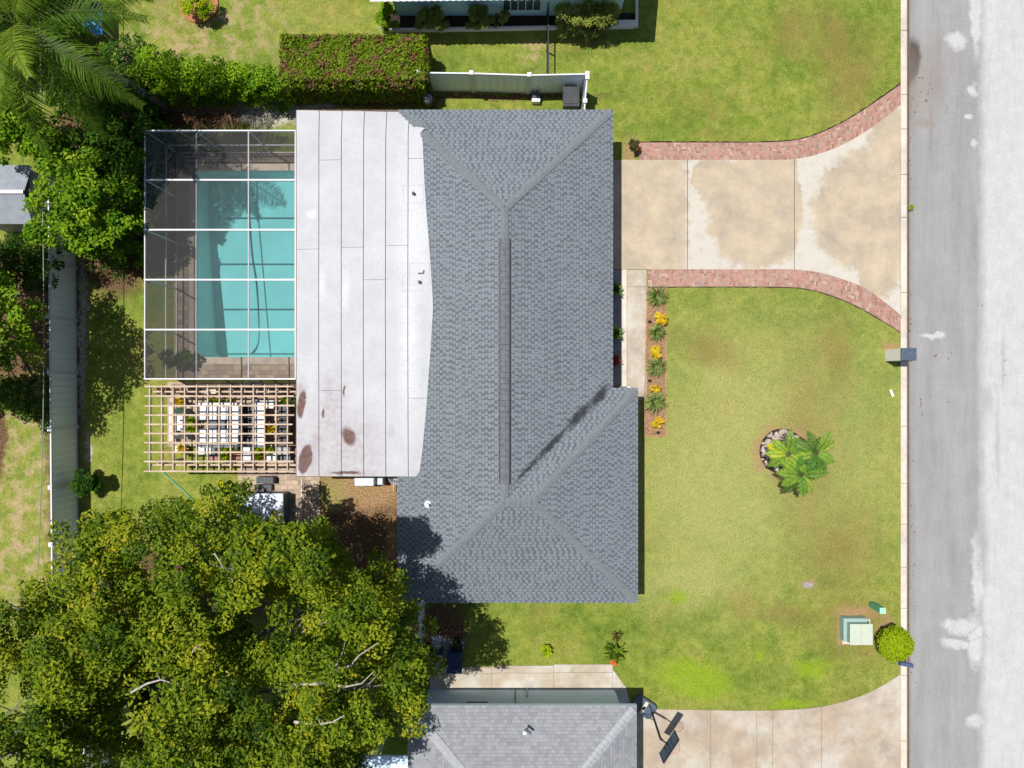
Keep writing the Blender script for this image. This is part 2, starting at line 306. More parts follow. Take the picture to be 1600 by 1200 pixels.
def make_water():
    k = NT('pool_water'); k.t.nodes.remove(k.b)
    tr = k.n('BsdfTransparent'); tr.inputs[0].default_value = (.55, .91, .935, 1)
    gl = k.n('BsdfGlossy'); gl.inputs['Roughness'].default_value = .0
    lw = k.n('Fresnel'); lw.inputs[0].default_value = 1.33
    bp = k.n('Bump'); bp.inputs['Strength'].default_value = .02; bp.inputs['Distance'].default_value = .02; k.l(k.noise(k.pos(), 3, 3), bp.inputs['Height'])
    k.l(bp.outputs[0], gl.inputs['Normal']); k.l(bp.outputs[0], lw.inputs['Normal'])
    mx = k.n('MixShader'); k.l(lw.outputs[0], mx.inputs[0]); k.l(tr.outputs[0], mx.inputs[1]); k.l(gl.outputs[0], mx.inputs[2]); k.l(mx.outputs[0], k.out.inputs[0]); return k.m
def make_screen(lo_=.30, hi_=.85, nm='insect_screen'):
    k = NT(nm); k.t.nodes.remove(k.b)
    tr = k.n('BsdfTransparent'); df = k.n('BsdfDiffuse'); df.inputs[0].default_value = (.09, .086, .084, 1)
    mx = k.n('MixShader'); lw = k.n('LayerWeight'); lw.inputs[0].default_value = .35
    k.l(k.mapr(lw.outputs['Facing'], 0, 1, lo_, hi_), mx.inputs[0]); k.l(tr.outputs[0], mx.inputs[1]); k.l(df.outputs[0], mx.inputs[2]); k.l(mx.outputs[0], k.out.inputs[0]); return k.m

M = dict(
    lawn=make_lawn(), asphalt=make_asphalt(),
    drive=make_concrete('driveway_concrete', (.55, .51, .44), (.435, .345, .235), [(1010, 335, 64, 240, 0), (1180, 330, 76, 90, 0), (1215, 320, 38, 96, 0), (1120, 280, 40, 40, 0), (1352, 330, 84, 96, 8), (1387, 240, 32, 74, 0), (1375, 415, 40, 50, 0)], .86, .07, 1.6),
    drive2=make_concrete('weathered_driveway_concrete', (.52, .47, .40), (.37, .275, .19)),
    path=make_concrete('path_concrete', (.56, .52, .46), (.38, .30, .21)),
    kerb=make_concrete('kerb_concrete', (.68, .61, .52), (.60, .51, .41)),
    gutter=simple('kerb_face', (.24, .17, .13), .9, .2),
    dark=simple('dark_joint', (.05, .04, .035), .9), mortar=simple('pale_mortar', (.48, .40, .34), .95, .15, 12),
    brick=make_bricks(), pavers=make_pavers('tan_pavers', (.52, .40, .28), (.30, .23, .18), .28, .2), redpav=make_pavers('red_pavers', (.36, .16, .12), (.46, .22, .17), .2, .1),
    coping=simple('coping', (.62, .52, .42), .8, .12, 3),
    shingle=make_shingle('grey_shingles', (.108, .121, .136), (.204, .230, .254), debris=[(938, 619, 20, 7, -45), (905, 650, 30, 7, -45), (862, 693, 34, 5, -45), (825, 729, 24, 3, -45)]), ridge=simple('ridge_shingle', (.172, .190, .205), .85, .1, 9), vent=simple('ridge_vent', (.155, .162, .178), .8, .16, 5),
    shingle2=make_shingle('pale_shingles', (.235, .24, .255), (.315, .32, .335), .17, .135, False, .008), ridge2=simple('pale_ridge', (.36, .37, .39), .8, .08, 6),
    black=simple('black_metal', (.025, .027, .035), .5), blackp=simple('black_plastic', (.045, .048, .055), .45, .2, 5, bump=.2),
    membrane=make_flat_roof(), wall=simple('cream_wall', (.6, .57, .52), .85, .05), wall2=simple('blue_grey_wall', (.60, .74, .84), .85, .04), wallteal=simple('pale_aqua_wall', (.50, .76, .88), .85, .05),
    white=simple('white_vinyl', (.66, .67, .69), .4, .03), vinyl=simple('vinyl_panel', (.80, .86, .95), .45, .04, 1.2), alu=simple('white_aluminium', (.68, .66, .70), .35, .03),
    glass=simple('window_glass', (.05, .09, .1), .1, .1, 3, spec=.8), teal=simple('teal_shutter', (.05, .35, .36), .5),
    plaster=simple('pool_plaster', (.66, .79, .77), .8, .06, .8), water=make_water(), screen=make_screen(), screen2=make_screen(.55, .80, 'dense_insect_screen'),
    wood=simple('pergola_wood', (.58, .46, .36), .8, .12, 4, c2=(.44, .31, .22)), wood2=simple('dark_wood', (.25, .14, .09), .8, .2, 8),
    bark=simple('grey_bark', (.24, .21, .18), .95, .25, 5, bump=.5), palmbark=simple('palm_bark', (.30, .27, .24), .95, .25, 5, bump=.5), twig=simple('twig', (.20, .15, .10), .9),
    metalroof=simple('galvanised_metal', (.32, .35, .39), .5, .1, 3), blue=simple('blue_tarp', (.01, .24, .6), .4, .2, 5, bump=.4), navy=simple('navy_plastic', (.008, .025, .09), .4),
    slate=simple('slate_plastic', (.085, .115, .155), .5, .12, 6), stucco=simple('white_stucco', (.84, .80, .78), .9, .05, 20, bump=.4),
    cream=simple('cream_enamel', (.50, .55, .43), .5, .04), greycream=simple('grey_green_enamel', (.30, .42, .38), .5, .06), green=simple('green_plastic', (.10, .36, .22), .5), mint=simple('mint_cap', (.34, .66, .46), .5, .04),
    grey=simple('grey_plastic', (.36, .38, .40), .5, .1, 5), wicker=simple('grey_wicker', (.13, .135, .15), .7, .2, 12, bump=.4), cover=simple('spa_cover', (.6, .65, .72), .5, .05, 3),
    pinkc=simple('grey_stone', (.34, .31, .31), .9, .15, 6), orange=simple('orange_paint', (.7, .12, .03), .5), terracotta=simple('terracotta', (.45, .18, .08), .8, .15, 9),
    red=simple('red_petals', (.5, .01, .015), .5), limestone=simple('pale_rock', (.55, .46, .39), .9, .25, 9, bump=.6), soil=simple('bed_mulch', (.40, .24, .13), .95, .3, 18, c2=(.17, .10, .06), bump=.8),
    darksoil=simple('dark_soil', (.05, .035, .025), .95, .3, 18, bump=.8), edging=simple('edging', (.50, .28, .15), .9, .2, 8), hose=simple('green_hose', (.12, .5, .34), .5), bluehose=simple('pool_hose_blue', (.03, .16, .2), .5), wire=simple('cable', (.26, .28, .24), .6),
    paper=simple('newsprint', (.82, .82, .82), .7, .04), net=simple('net_cord', (.6, .6, .6), .8),
    oak=leaf_mat('oak_leaves', [(.12, (.018, .05, .003)), (.35, (.07, .13, .005)), (.58, (.165, .225, .008)), (.82, (.31, .325, .015)), (.97, (.45, .35, .02))]),
    bright=leaf_mat('bright_leaves', [(.12, (.03, .09, .003)), (.4, (.085, .20, .005)), (.65, (.17, .31, .008)), (.9, (.29, .38, .02))]),
    corner=leaf_mat('yellow_green_leaves', [(.12, (.05, .10, .004)), (.4, (.14, .22, .008)), (.65, (.25, .33, .012)), (.9, (.38, .40, .03))]),
    croton=leaf_mat('golden_green_leaves', [(.1, (.25, .32, .004)), (.4, (.48, .5, .006)), (.8, (.68, .62, .02))], .15),
    darkleaf=leaf_mat('dark_leaves', [(.12, (.010, .035, .003)), (.5, (.035, .10, .006)), (.85, (.09, .18, .010))]),
    hedge=leaf_mat('clipped_hedge_leaves', [(.12, (.05, .10, .004)), (.4, (.12, .20, .008)), (.65, (.20, .29, .012)), (.9, (.31, .35, .03))], patch=((.24, .115, .065), 2.4, .512)),
    vine=leaf_mat('vine_leaves', [(.12, (.045, .11, .002)), (.4, (.11, .24, .004)), (.65, (.20, .35, .008)), (.9, (.31, .44, .02))]),
    lime=leaf_mat('lime_leaves', [(.1, (.13, .23, .003)), (.4, (.26, .38, .005)), (.8, (.42, .50, .01))], .2),
    olive=leaf_mat('olive_leaves', [(.1, (.08, .11, .018)), (.4, (.18, .22, .035)), (.8, (.33, .36, .07))], .2),
    yellow=leaf_mat('yellow_leaves', [(.1, (.35, .16, .01)), (.4, (.6, .38, .015)), (.8, (.75, .58, .03))], .15),
    palm=leaf_mat('palm_leaves', [(.1, (.02, .06, .004)), (.5, (.065, .13, .009)), (.9, (.24, .32, .025))], .25),
    palm2=leaf_mat('garden_palm_leaves', [(.1, (.03, .10, .02)), (.4, (.10, .22, .03)), (.75, (.30, .42, .04)), (.98, (.75, .6, .02))], .1),
    blade=leaf_mat('blade_leaves', [(.1, (.09, .15, .03)), (.5, (.20, .27, .065)), (.9, (.42, .46, .18))], .2),
    redleaf=leaf_mat('dark_red_leaves', [(.1, (.02, .015, .01)), (.5, (.07, .08, .02)), (.9, (.2, .06, .03))], .1),
)

# ------------------------------------------------------------------ SETTING
kx0, kx1 = P(1407, 0)[0], P(1418, 0)[0]; rx1 = kx1+9.0
pool = dict(x0=P(307, 0)[0], x1=-8.15, y0=P(0, 558)[1], y1=P(0, 267)[1])
xs = [-160, pool['x0'], pool['x1'], kx1-.02, rx1+.02, 160]; ys = [-160, pool['y0'], pool['y1'], 160]
g = MB()
for i in range(5):
    for j in range(3):
        if i == 1 and j == 1: continue
        z = -.16 if i == 3 else 0
        g.face([(xs[i], ys[j], z), (xs[i+1], ys[j], z), (xs[i+1], ys[j+1], z), (xs[i], ys[j+1], z)])
for x, s in ((xs[3], 1), (xs[4], -1)):
    q = [(x, -160, -.16), (x, 160, -.16), (x, 160, 0), (x, -160, 0)]; g.face(q)
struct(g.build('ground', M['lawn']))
r = MB(); r.face([(kx1, -160, -.13), (rx1, -160, -.13), (rx1, 160, -.13), (kx1, 160, -.13)]); struct(r.build('road', M['asphalt']))
# kerb: cast segments with joints, a rolled edge down to the gutter
kerb = MB(); face = MB()
joints = sorted([P(0, y)[1] for y in (-90, -20, 48, 148, 202, 273, 340, 457, 560, 666, 755, 819, 886, 950, 1055, 1157, 1260, 1340)])
jj = [-160+3.05*i for i in range(int((joints[0]+158)/3.05))]+joints+[joints[-1]+3.05*i for i in range(1, 45)]
for a, b in zip(jj[:-1], jj[1:]):
    a += .012; b -= .012
    if b-a < .2: continue
    dip = [0, 0]
    prof = [(kx0, -.1), (kx0, .035), (kx0+.02, .045), (kx0+.24, .04), (kx0+.28, .015), (kx1+.13, -.125), (kx1+.13, -.15)]
    n0 = len(kerb.v); kerb.v += [(x, a, z) for x, z in prof]+[(x, b, z) for x, z in prof]; n = len(prof)
    for i in range(n-1): kerb.f.append((n0+i, n0+i+1, n0+n+i+1, n0+n+i)); kerb.attr.append(0)
    kerb.f.append(tuple(range(n0, n0+n))); kerb.f.append(tuple(range(n0+n, n0+2*n))[::-1]); kerb.attr += [0, 0]
ko = struct(kerb.build('kerb', M['kerb'])); ko.data.materials.append(M['gutter'])
for p in ko.data.polygons:
    if abs(p.normal.z) < .8 and p.normal.x > .3: p.material_index = 1
fk = MB(); fk.box((rx1+.2, 0, -.05), (.4, 320, .2)); struct(fk.build('kerb', M['kerb']))
dk = MB(); dk.box(((kx0+kx1)/2-.02, 0, -.06), (kx1-kx0-.06, 320, .10)); struct(dk.build('kerb_bed', M['dark']))

def curve_pts(pts, step=.1):
    out = []; n = len(pts)
    for i in range(n-1):
        p0, p1, p2, p3 = (Vector(pts[max(i-1, 0)]), Vector(pts[i]), Vector(pts[i+1]), Vector(pts[min(i+2, n-1)]))
        k = max(1, int((p2-p1).length/step))
        for j in range(k):
            t = j/k; out.append(.5*((2*p1)+(-p0+p2)*t+(2*p0-5*p1+4*p2-p3)*t*t+(-p0+3*p1-3*p2+p3)*t**3))
    out.append(Vector(pts[-1])); return out
top_in = PL([(1000, 250), (1100, 250), (1180, 250), (1238, 249), (1275, 242), (1315, 227), (1350, 207), (1380, 186), (1407, 164)])
top_out = PL([(990, 223), (1100, 223), (1180, 223), (1230, 221), (1265, 214), (1300, 200), (1335, 181), (1370, 158), (1407, 132)])
bot_in = PL([(1012, 421), (1100, 421), (1180, 421), (1235, 421), (1275, 425), (1315, 436), (1350, 450), (1382, 472), (1407, 493)])
bot_out = PL([(1012, 448), (1100, 448), (1180, 448), (1238, 449), (1272, 454), (1308, 465), (1342, 480), (1375, 499), (1407, 519)])
def clip_poly(poly, x0, x1):
    def cut(pl, xx, keep):
        o = []
        for i in range(len(pl)):
            a, b = pl[i], pl[(i+1) % len(pl)]; ia, ib = keep(a[0]), keep(b[0])
            if ia: o.append(a)
            if ia != ib: t = (xx-a[0])/(b[0]-a[0]); o.append((xx, a[1]+t*(b[1]-a[1])))
        return o
    poly = cut(poly, x0, lambda x: x >= x0); return cut(poly, x1, lambda x: x <= x1)
ti = [tuple(v) for v in curve_pts(top_in, .3)]; bi = [tuple(v) for v in curve_pts(bot_in, .3)]
dpoly = [(P(955, 0)[0], ti[0][1])]+ti+bi[::-1]+[(P(955, 0)[0], bi[0][1])]
d = MB()
for a, b in ((955, 1074), (1074, 1241), (1241, 1407)):
    d.prism(clip_poly(dpoly, P(a, 0)[0]+.012, P(b, 0)[0]-.012), -.05, .03)
struct(d.build('driveway', M['drive']))
u = MB(); u.prism(dpoly, -.05, .006); struct(u.build('driveway_bed', M['dark']))
# brick edging: real pavers in basket weave
def brick_strip(inner, outer, name):
    a = curve_pts(inner, .02); b = curve_pts(outer, .02)
    def resample(c, n):
        L = [0]
        for i in range(1, len(c)): L.append(L[-1]+(c[i]-c[i-1]).length)
        return [c[min(len(c)-1, int(np.searchsorted(L, L[-1]*i/n)))] for i in range(n+1)], L[-1]
    n = 62; A, la = resample(a, n); B, lb = resample(b, n); m = MB(); bed = MB(); nc = 4
    bed.prism([tuple(v) for v in A]+[tuple(v) for v in B[::-1]], -.04, .022)
    def pt(i, s, t): return (A[i]*(1-t)+B[i]*t)*(1-s)+(A[i+1]*(1-t)+B[i+1]*t)*s
    for i in range(n):
        for c in range(nc):
            for h in range(2):
                g = .03
                if (i+c) % 2: s0, s1, t0, t1 = h/2+g, (h+1)/2-g, c/nc+g/nc, (c+1)/nc-g/nc
                else: s0, s1, t0, t1 = g, 1-g, (c+h/2)/nc+g/nc, (c+(h+1)/2)/nc-g/nc
                q = [pt(i, s, t) for s, t in ((s0, t0), (s1, t0), (s1, t1), (s0, t1))]
                m.prism([(v.x, v.y) for v in q], 0, .030+random.random()*.006, .01+random.random()*.98)
    struct(bed.build(name+'_mortar', M['mortar'])); struct(m.build(name, M['brick']))
brick_strip(top_in, top_out, 'brick_edging'); brick_strip(bot_in, bot_out, 'brick_edging')
for oc, sg, wd_ in ((top_out, 1, .06), (bot_out, -1, .035)):
    cv = curve_pts(oc, .12); m_ = MB(); prev = None
    for i_, v in enumerate(cv):
        d_ = (cv[min(i_+1, len(cv)-1)]-cv[max(i_-1, 0)]).normalized(); n_ = Vector((-d_.y, d_.x))*sg; cur = (v-n_*.02, v+n_*(wd_*random.uniform(.5, 1.4)))
        if prev: m_.face([(*prev[0], .004), (*cur[0], .004), (*cur[1], .004), (*prev[1], .004)] if sg > 0 else [(*prev[1], .004), (*cur[1], .004), (*cur[0], .004), (*prev[0], .004)])
        prev = cur
    struct(m_.build('lawn_edge', M['darksoil']))
# front walk, porch strip, path by the south neighbour, neighbour driveway
wk = MB(); x0, x1 = P(979, 0)[0], P(1010, 0)[0]
wk.prism([(x0, P(0, 422)[1]), (x1, P(0, 422)[1]), (x1, P(0, 448)[1]), (x0, P(0, 448)[1])], -.05, .028)
wk.prism([(x0, P(0, 448.5)[1]), (x1, P(0, 448.5)[1]), (x1, P(0, 625)[1]), (x0, P(0, 625)[1])], -.05, .028); struct(wk.build('walkway', M['path']))
pc = MB(); pc.prism([P(938, 422), P(971, 422), P(971, 604), P(938, 604)], -.05, .10); struct(pc.build('porch_floor', M['pinkc']))
pe = MB(); pe.prism([P(971.3, 422), P(978.5, 422), P(978.5, 612), P(971.3, 612)], -.05, .13); struct(pe.build('porch_edge', M['kerb']))
sp = MB()
for a, b, y0, y1 in ((672, 768, 1042, 1052), (768.5, 865, 1040, 1051), (865.5, 957, 1038, 1050), (672, 768, 1052.6, 1100), (768.5, 865, 1051.6, 1100), (865.5, 957, 1050.6, 1100)):
    sp.prism([P(a, y0), P(b, y0), P(b, y1), P(a, y1)], -.05, .025)
sp.prism([P(957.5, 1046), P(978, 1074), P(985, 1100), P(957.5, 1100)], -.05, .018)
struct(sp.build('side_path', M['path']))
nd = curve_pts(PL([(1030, 1108), (1100, 1109), (1180, 1110), (1260, 1107), (1310, 1098), (1350, 1085), (1380, 1070), (1407, 1053)]), .3)
ndp = [(P(985, 0)[0], nd[0][1])]+[tuple(v) for v in nd]+[(P(1407, 0)[0], -24), (P(985, 0)[0], -24)]
d = MB()
for a, b in ((985, 1110), (1110, 1182), (1182, 1207), (1207, 1283), (1283, 1407)):
    d.prism(clip_poly(ndp, P(a, 0)[0]+.008, P(b, 0)[0]-.008), -.05, .03)
struct(d.build('driveway', M['drive2']))
# pool deck, paving under the pergola and around the tub
X0, X1 = P(276, 0)[0], -7.4; Y0, Y1 = P(0, 593)[1], P(0, 239)[1]
dk = MB(); cw = .3
for a, b, c, e in ((X0-.1, pool['x0']-cw, Y0, Y1), (pool['x0']-cw, X1, pool['y1']+cw, Y1), (pool['x0']-cw, X1, Y0, pool['y0']-cw), (pool['x1']+cw, X1, pool['y0']-cw, pool['y1']+cw)):
    dk.prism([(a, c), (b, c), (b, e), (a, e)], -.1, .03)
struct(dk.build('pool_deck', M['pavers']))
pd = MB(); pd.prism([P(372, 722), P(500, 722), P(500, 852), P(372, 852)], -.05, .022); pd.prism([P(262, 597), P(500, 597), P(500, 698), P(262, 698)], -.05, .02); struct(pd.build('patio', M['pavers']))
rp = MB(); rp.prism([P(325, 698.5), P(500, 698.5), P(500, 721.5), P(325, 721.5)], -.05, .024); struct(rp.build('brick_path', M['redpav']))
ed = MB(); ed.box((P(472, 0)[0], P(0, 790)[1], .02), (.05, 2.4, .08)); struct(ed.build('paving_edge', M['coping']))

# pool
def rounded(x0, x1, y0, y1, r, corners, n=6):
    out = []
    for (cx, cy, a0, on) in ((x0, y0, 180, corners[0]), (x1, y0, 270, corners[1]), (x1, y1, 0, corners[2]), (x0, y1, 90, corners[3])):
        if not on: out.append((cx, cy)); continue
        ox = cx+(r if cx == x0 else -r); oy = cy+(r if cy == y0 else -r)
        for i in range(n+1): t = math.radians(a0+90*i/n); out.append((ox+r*math.cos(t), oy+r*math.sin(t)))
    return out
pr = rounded(pool['x0'], pool['x1'], pool['y0'], pool['y1'], .45, (1, 1, 0, 0))
pt_ = thing('swimming_pool', 'rectangular in-ground swimming pool with turquoise water inside the screened cage', 'swimming pool', (-10.9, 5, 0))
def depth(y): t = (y-pool['y0'])/(pool['y1']-pool['y0']); return -2.0+1.0*min(1, max(0, t*1.15))
sh = MB(); n = len(pr); cxp, cyp = (pool['x0']+pool['x1'])/2, (pool['y0']+pool['y1'])/2
inn = [(cxp+(x-cxp)*.97, cyp+(y-cyp)*.985) for x, y in pr]
for i in range(n):
    a, b, c, e = pr[i], pr[(i+1) % n], inn[(i+1) % n], inn[i]
    sh.face([(a[0], a[1], 0.0), (e[0], e[1], depth(e[1])), (c[0], c[1], depth(c[1])), (b[0], b[1], 0.0)])
N = 14
for j in range(N):
    ya = pool['y0']+(pool['y1']-pool['y0'])*j/N; yb = pool['y0']+(pool['y1']-pool['y0'])*(j+1)/N
    sh.face([(pool['x0'], ya, depth(ya)-.002), (pool['x1'], ya, depth(ya)-.002), (pool['x1'], yb, depth(yb)-.002), (pool['x0'], yb, depth(yb)-.002)])
# rim fill in the rounded corners
sh.build('basin', M['plaster'], pt_)
cp = MB(); outr = [(pool['x0']-cw, pool['y0']-cw), (pool['x1']+cw, pool['y0']-cw), (pool['x1']+cw, pool['y1']+cw), (pool['x0']-cw, pool['y1']+cw)]
def ring(mb, inner, x0, x1, y0, y1, z0, z1):
    """ring between an inner outline and a rectangle, vertex by vertex"""
    m = len(inner); o = []
    for x, y in inner:
        ux = x0 if x < cxp else x1; uy = y0 if y < cyp else y1
        dx = min(abs(x-pool['x0']), abs(x-pool['x1'])); dy = min(abs(y-pool['y0']), abs(y-pool['y1'])); 
        o.append((ux, uy) if (dx < .02 and dy < .02) else ((ux, uy)))
    for i in range(m):
        a, b, c, e = inner[i], inner[(i+1) % m], o[(i+1) % m], o[i]
        mb.face([(a[0], a[1], z1), (b[0], b[1], z1), (c[0], c[1], z1), (e[0], e[1], z1)] if c != e else [(a[0], a[1], z1), (b[0], b[1], z1), (c[0], c[1], z1)])
        mb.face([(a[0], a[1], z0), (b[0], b[1], z0), (b[0], b[1], z1), (a[0], a[1], z1)])
        if c != e: mb.face([(e[0], e[1], z0), (c[0], c[1], z0), (c[0], c[1], z1), (e[0], e[1], z1)])
ring(cp, pr, outr[0][0], outr[1][0], outr[0][1], outr[2][1], -.12, .045); cp.build('coping', M['coping'], pt_)
wt = MB(); wt.face([(x, y, -.10) for x, y in pr]); struct(wt.build('water', M['water']))
hs = MB(); hp = curve_pts([P3(388, 300, -.95), P3(390, 350, -1.1), P3(394, 400, -1.3), P3(400, 440, -1.45), P3(404, 490, -1.7), P3(404, 535, -1.9), P3(393, 552, -1.85)], .15)
hs.tube([(v.x, v.y, v.z) for v in hp], .028, 6); tag(hs.build('pool_hose', M['bluehose']), 'long dark vacuum hose curving along the floor of the pool', 'hose')

# ------------------------------------------------------------------ MAIN HOUSE
EZ = 2.6; PT = .35
A = (-4.6, 10.97); B = (4.04, 10.97); C = (4.04, -.15); D = (5.04, -.15); E = (5.04, -8.75); Fp = (-4.6, -8.75); R1 = (-.28, 6.65); R2 = (-.28, -4.45); R3 = (.74, -4.45)
RZ = EZ+4.32*PT; RZ3 = EZ+4.3*PT
z3 = lambda p, z: (p[0], p[1], z)
def roof_faces(mb, uvs, faces):
    for pts, ax in faces:      # ax: ('x',x0,sign) slope rises along x from the eave at x0
        mb.face(pts); u = []
        for p in pts:
            d = abs((p[0] if ax[0] == 'x' else p[1])-ax[1])*math.sqrt(1+PT*PT); u.append(((p[1] if ax[0] == 'x' else p[0]), d+.02))
        uvs.append(u)
house = thing('main_house', 'single-storey house with dark grey shingle hip roof and white flat rear roof', 'house', (0, 0, 0))
rf = MB(); uv = []
roof_faces(rf, uv, [
    ([z3(B, EZ), z3(A, EZ), z3(R1, RZ)], ('y', 10.97)), ([z3(A, EZ), z3(Fp, EZ), z3(R2, RZ), z3(R1, RZ)], ('x', -4.6)),
    ([z3(C, EZ), z3(B, EZ), z3(R1, RZ), z3(R2, RZ)], ('x', 4.04)), ([z3(D, EZ), z3(C, EZ), z3(R2, RZ), z3(R3, RZ3)], ('y', -.15)),
    ([z3(E, EZ), z3(D, EZ), z3(R3, RZ3)], ('x', 5.04)), ([z3(Fp, EZ), z3(E, EZ), z3(R3, RZ3), z3(R2, RZ)], ('y', -8.75))])
roof = rf.build('roof', M['shingle'], house, uvs=uv)
fs = MB(); ol = [A, B, C, D, E, Fp]
for i in range(6):
    p, q = ol[i], ol[(i+1) % 6]; fs.face([z3(p, EZ-.005), z3(q, EZ-.005), z3(q, EZ-.17), z3(p, EZ-.17)])
fs.face([z3(p, EZ-.17) for p in [A, Fp, E, D, (4.04, -.15)]]+[z3(B, EZ-.17)]); fs.build('fascia', M['slate'], house)
def caps(mb, p, q, wd=.30, step=.20, th=.018):
    p = Vector(p); q = Vector(q); d = (q-p); L = d.length; d.normalize(); k = int(L/step)
    s = d.cross(Vector((0, 0, 1))).normalized(); slope = -.26
    for i in range(k):
        a = p+d*(i*step); b = p+d*(i*step+step*1.1); z0, z1 = th*1.8, th*.4
        if d.z < 0: z0, z1 = z1, z0
        for sg in (-1, 1):
            e = s*sg*wd/2; dz = -wd/2*math.tan(math.atan(PT)*.72)
            q4 = [a+Vector((0, 0, z0)), b+Vector((0, 0, z1)), b+e+Vector((0, 0, z1+dz)), a+e+Vector((0, 0, z0+dz))]
            tq = [v-Vector((0, 0, .014)) for v in q4]
            mb._add(q4+tq, [(0, 1, 2, 3) if sg < 0 else (3, 2, 1, 0), (0, 1, 5, 4), (1, 2, 6, 5), (2, 3, 7, 6), (3, 0, 4, 7)])
up = lambda p, z, e=.012: (p[0], p[1], z+e)
rc = MB()
for p, q in ((A, R1), (B, R1), (Fp, R2), (E, R3), (D, R3)):
    p0 = Vector(up(p, EZ)); q0 = Vector(up(q, RZ if q != R3 else RZ3)); rc = MB(); caps(rc, p0.lerp(q0, .028), q0); rc.build('ridge_cap', M['ridge'], roof)
for a_, b_ in ((up(R2, RZ), up(R3, RZ3)), (up(R1, RZ), up((-.28, 5.4), RZ)), (up((-.28, -3.8), RZ), up(R2, RZ))): rc = MB(); caps(rc, a_, b_); rc.build('ridge_cap', M['ridge'], roof)
vy0, vy1 = P(0, 373, RZ)[1], P(0, 757, RZ)[1]
rv = MB(); sl2 = MB()
for i in range(44):
    ya = vy0+(vy1-vy0)*i/44; yb = vy0+(vy1-vy0)*(i+1)/44
    for sg in (-1, 1):
        a = [(-.28, ya, RZ+.085), (-.28, yb+.01, RZ+.075), (-.28+sg*.165, yb+.01, RZ+.04), (-.28+sg*.165, ya, RZ+.05)]; rv.face(a if sg < 0 else a[::-1], .01+random.random())
rv.build('ridge_vent', M['vent'], roof)
for sg in (-1, 1): sl2 = MB(); sl2.box((-.28+sg*.185, (vy0+vy1)/2, RZ-.02), (.045, abs(vy1-vy0), .09)); sl2.build('vent_slot', M['black'], roof)
def wz(x): return EZ+PT*(x+4.6)
def on_slope(px, py):
    x = -3.7
    for _ in range(20): z = wz(x); x = (px-800)*(H-z)/F
    return x, (600-py)*(H-z)/F, z
vp = MB(); q = on_slope(669, 788); vp.tube([(q[0], q[1], q[2]-.05), (q[0], q[1], q[2]+.28)], .06, 14); vp.lathe((q[0], q[1], q[2]-.0), [(.16, 0), (.14, .03), (.07, .06)], 14); vp.build('vent_pipe', M['alu'], roof)
# flat white membrane roof
bord = [(622, 171), (657, 208), (660, 213), (664, 300), (672, 400), (677, 478), (672, 560), (666, 640), (660, 705), (656, 735), (649, 747)]
bw = [on_slope(*p) for p in bord]; bw[0] = (-4.55, 10.9, EZ+.02)
by = [b[1] for b in bw][::-1]; bx = [b[0] for b in bw][::-1]
def xb(y): return float(np.interp(y, by, bx))
LX = -8.57; LY0 = P(0, 743.5, 2.7)[1]; LY1 = P(0, 173, 2.7)[1]
def mz(x, y):
    xe = xb(y); ze = wz(xe)+.018
    if x > xe: return wz(x)+.018
    t = (x-LX)/(xe-LX); return 2.74*(1-t)+ze*t+.02*math.sin(x*3+y*.7)*math.sin(y*1.3)*.4
seams = [463, 498, 533, 567.5, 602, 637, 700]; cuts = [[389], [250, 610], [387], [438], [385], [250, 622]]
fr = MB(); base = MB(); 
def strip(mb, xa, xbn, ya, yb, dz=0., n=24):
    """membrane sheet draped between two plan lines"""
    rows = []
    for i in range(n+1):
        y = ya+(yb-ya)*i/n; a = xa; b = min(xbn, xb(y)); 
        rows.append([(a+(b-a)*j/3, y) for j in range(4)] if b > a+.02 else None)
    for i in range(n):
        if rows[i] and rows[i+1]:
            for j in range(3):
                q = [rows[i][j], rows[i][j+1], rows[i+1][j+1], rows[i+1][j]]
                mb.face([(x, y, mz(x, y)+dz) for x, y in q][::-1])
for i in range(6):
    xa = P(seams[i], 0, 2.74+.07*i)[0]; xc = P(seams[i+1], 0, 2.74+.07*(i+1))[0]
    if i == 0: xa = LX
    yy = [LY1]+[P(0, c, 2.8)[1] for c in cuts[i]]+[LY0]
    for a, b in zip(yy[:-1], yy[1:]): strip(fr, xa+(.012 if i else 0), xc-.012, a-(.006 if a != LY1 else 0), b+(.006 if b != LY0 else 0))
strip(base, LX+.01, 0, LY1-.01, LY0+.01, -.045, 60)
fl = fr.build('flat_roof', M['membrane'], house)
base.build('seam', M['dark'], fl)
tb = MB(); p1 = on_slope(651, 203); tb.face([(p1[0]-.05, p1[1]+.12, p1[2]+.03), (p1[0]-.12, p1[1]-.18, p1[2]+.03), (p1[0]+.05, p1[1]-.25, p1[2]+.06), (p1[0]+.35, p1[1]+.02, p1[2]+.17)]); tb.build('flap', M['membrane'], fl)
ff = MB(); ff.box((LX-.012, (LY0+LY1)/2, 2.63), (.03, LY1-LY0, .20)); ff.box(((LX+xb(LY1))/2, LY1+.012, 2.60), (xb(LY1)-LX, .03, .24)); ff.box(((LX-4.6)/2, LY0-.012, 2.62), (-4.6-LX, .03, .24)); ff.build('flat_roof_fascia', M['wood2'], house)
for (x, y, hh) in ((646, 302, .16), (656, 441, .14)):
    q = P(x, y, 3.1); v = MB(); zz = mz(*q); v.lathe((q[0], q[1], zz-.02), [(.07, 0), (.06, hh), (.045, hh), (.045, hh-.02)], 12); v.build('roof_vent', M['black'], fl)
lb = MB(); q = P(658, 427, 3.1); zz = mz(*q)+.02; lb.box((q[0], q[1], zz), (.24, .04, .03)); lb.box((q[0]+.1, q[1]+.06, zz+.001), (.04, .14, .03)); lb.build('bracket', M['black'], fl)
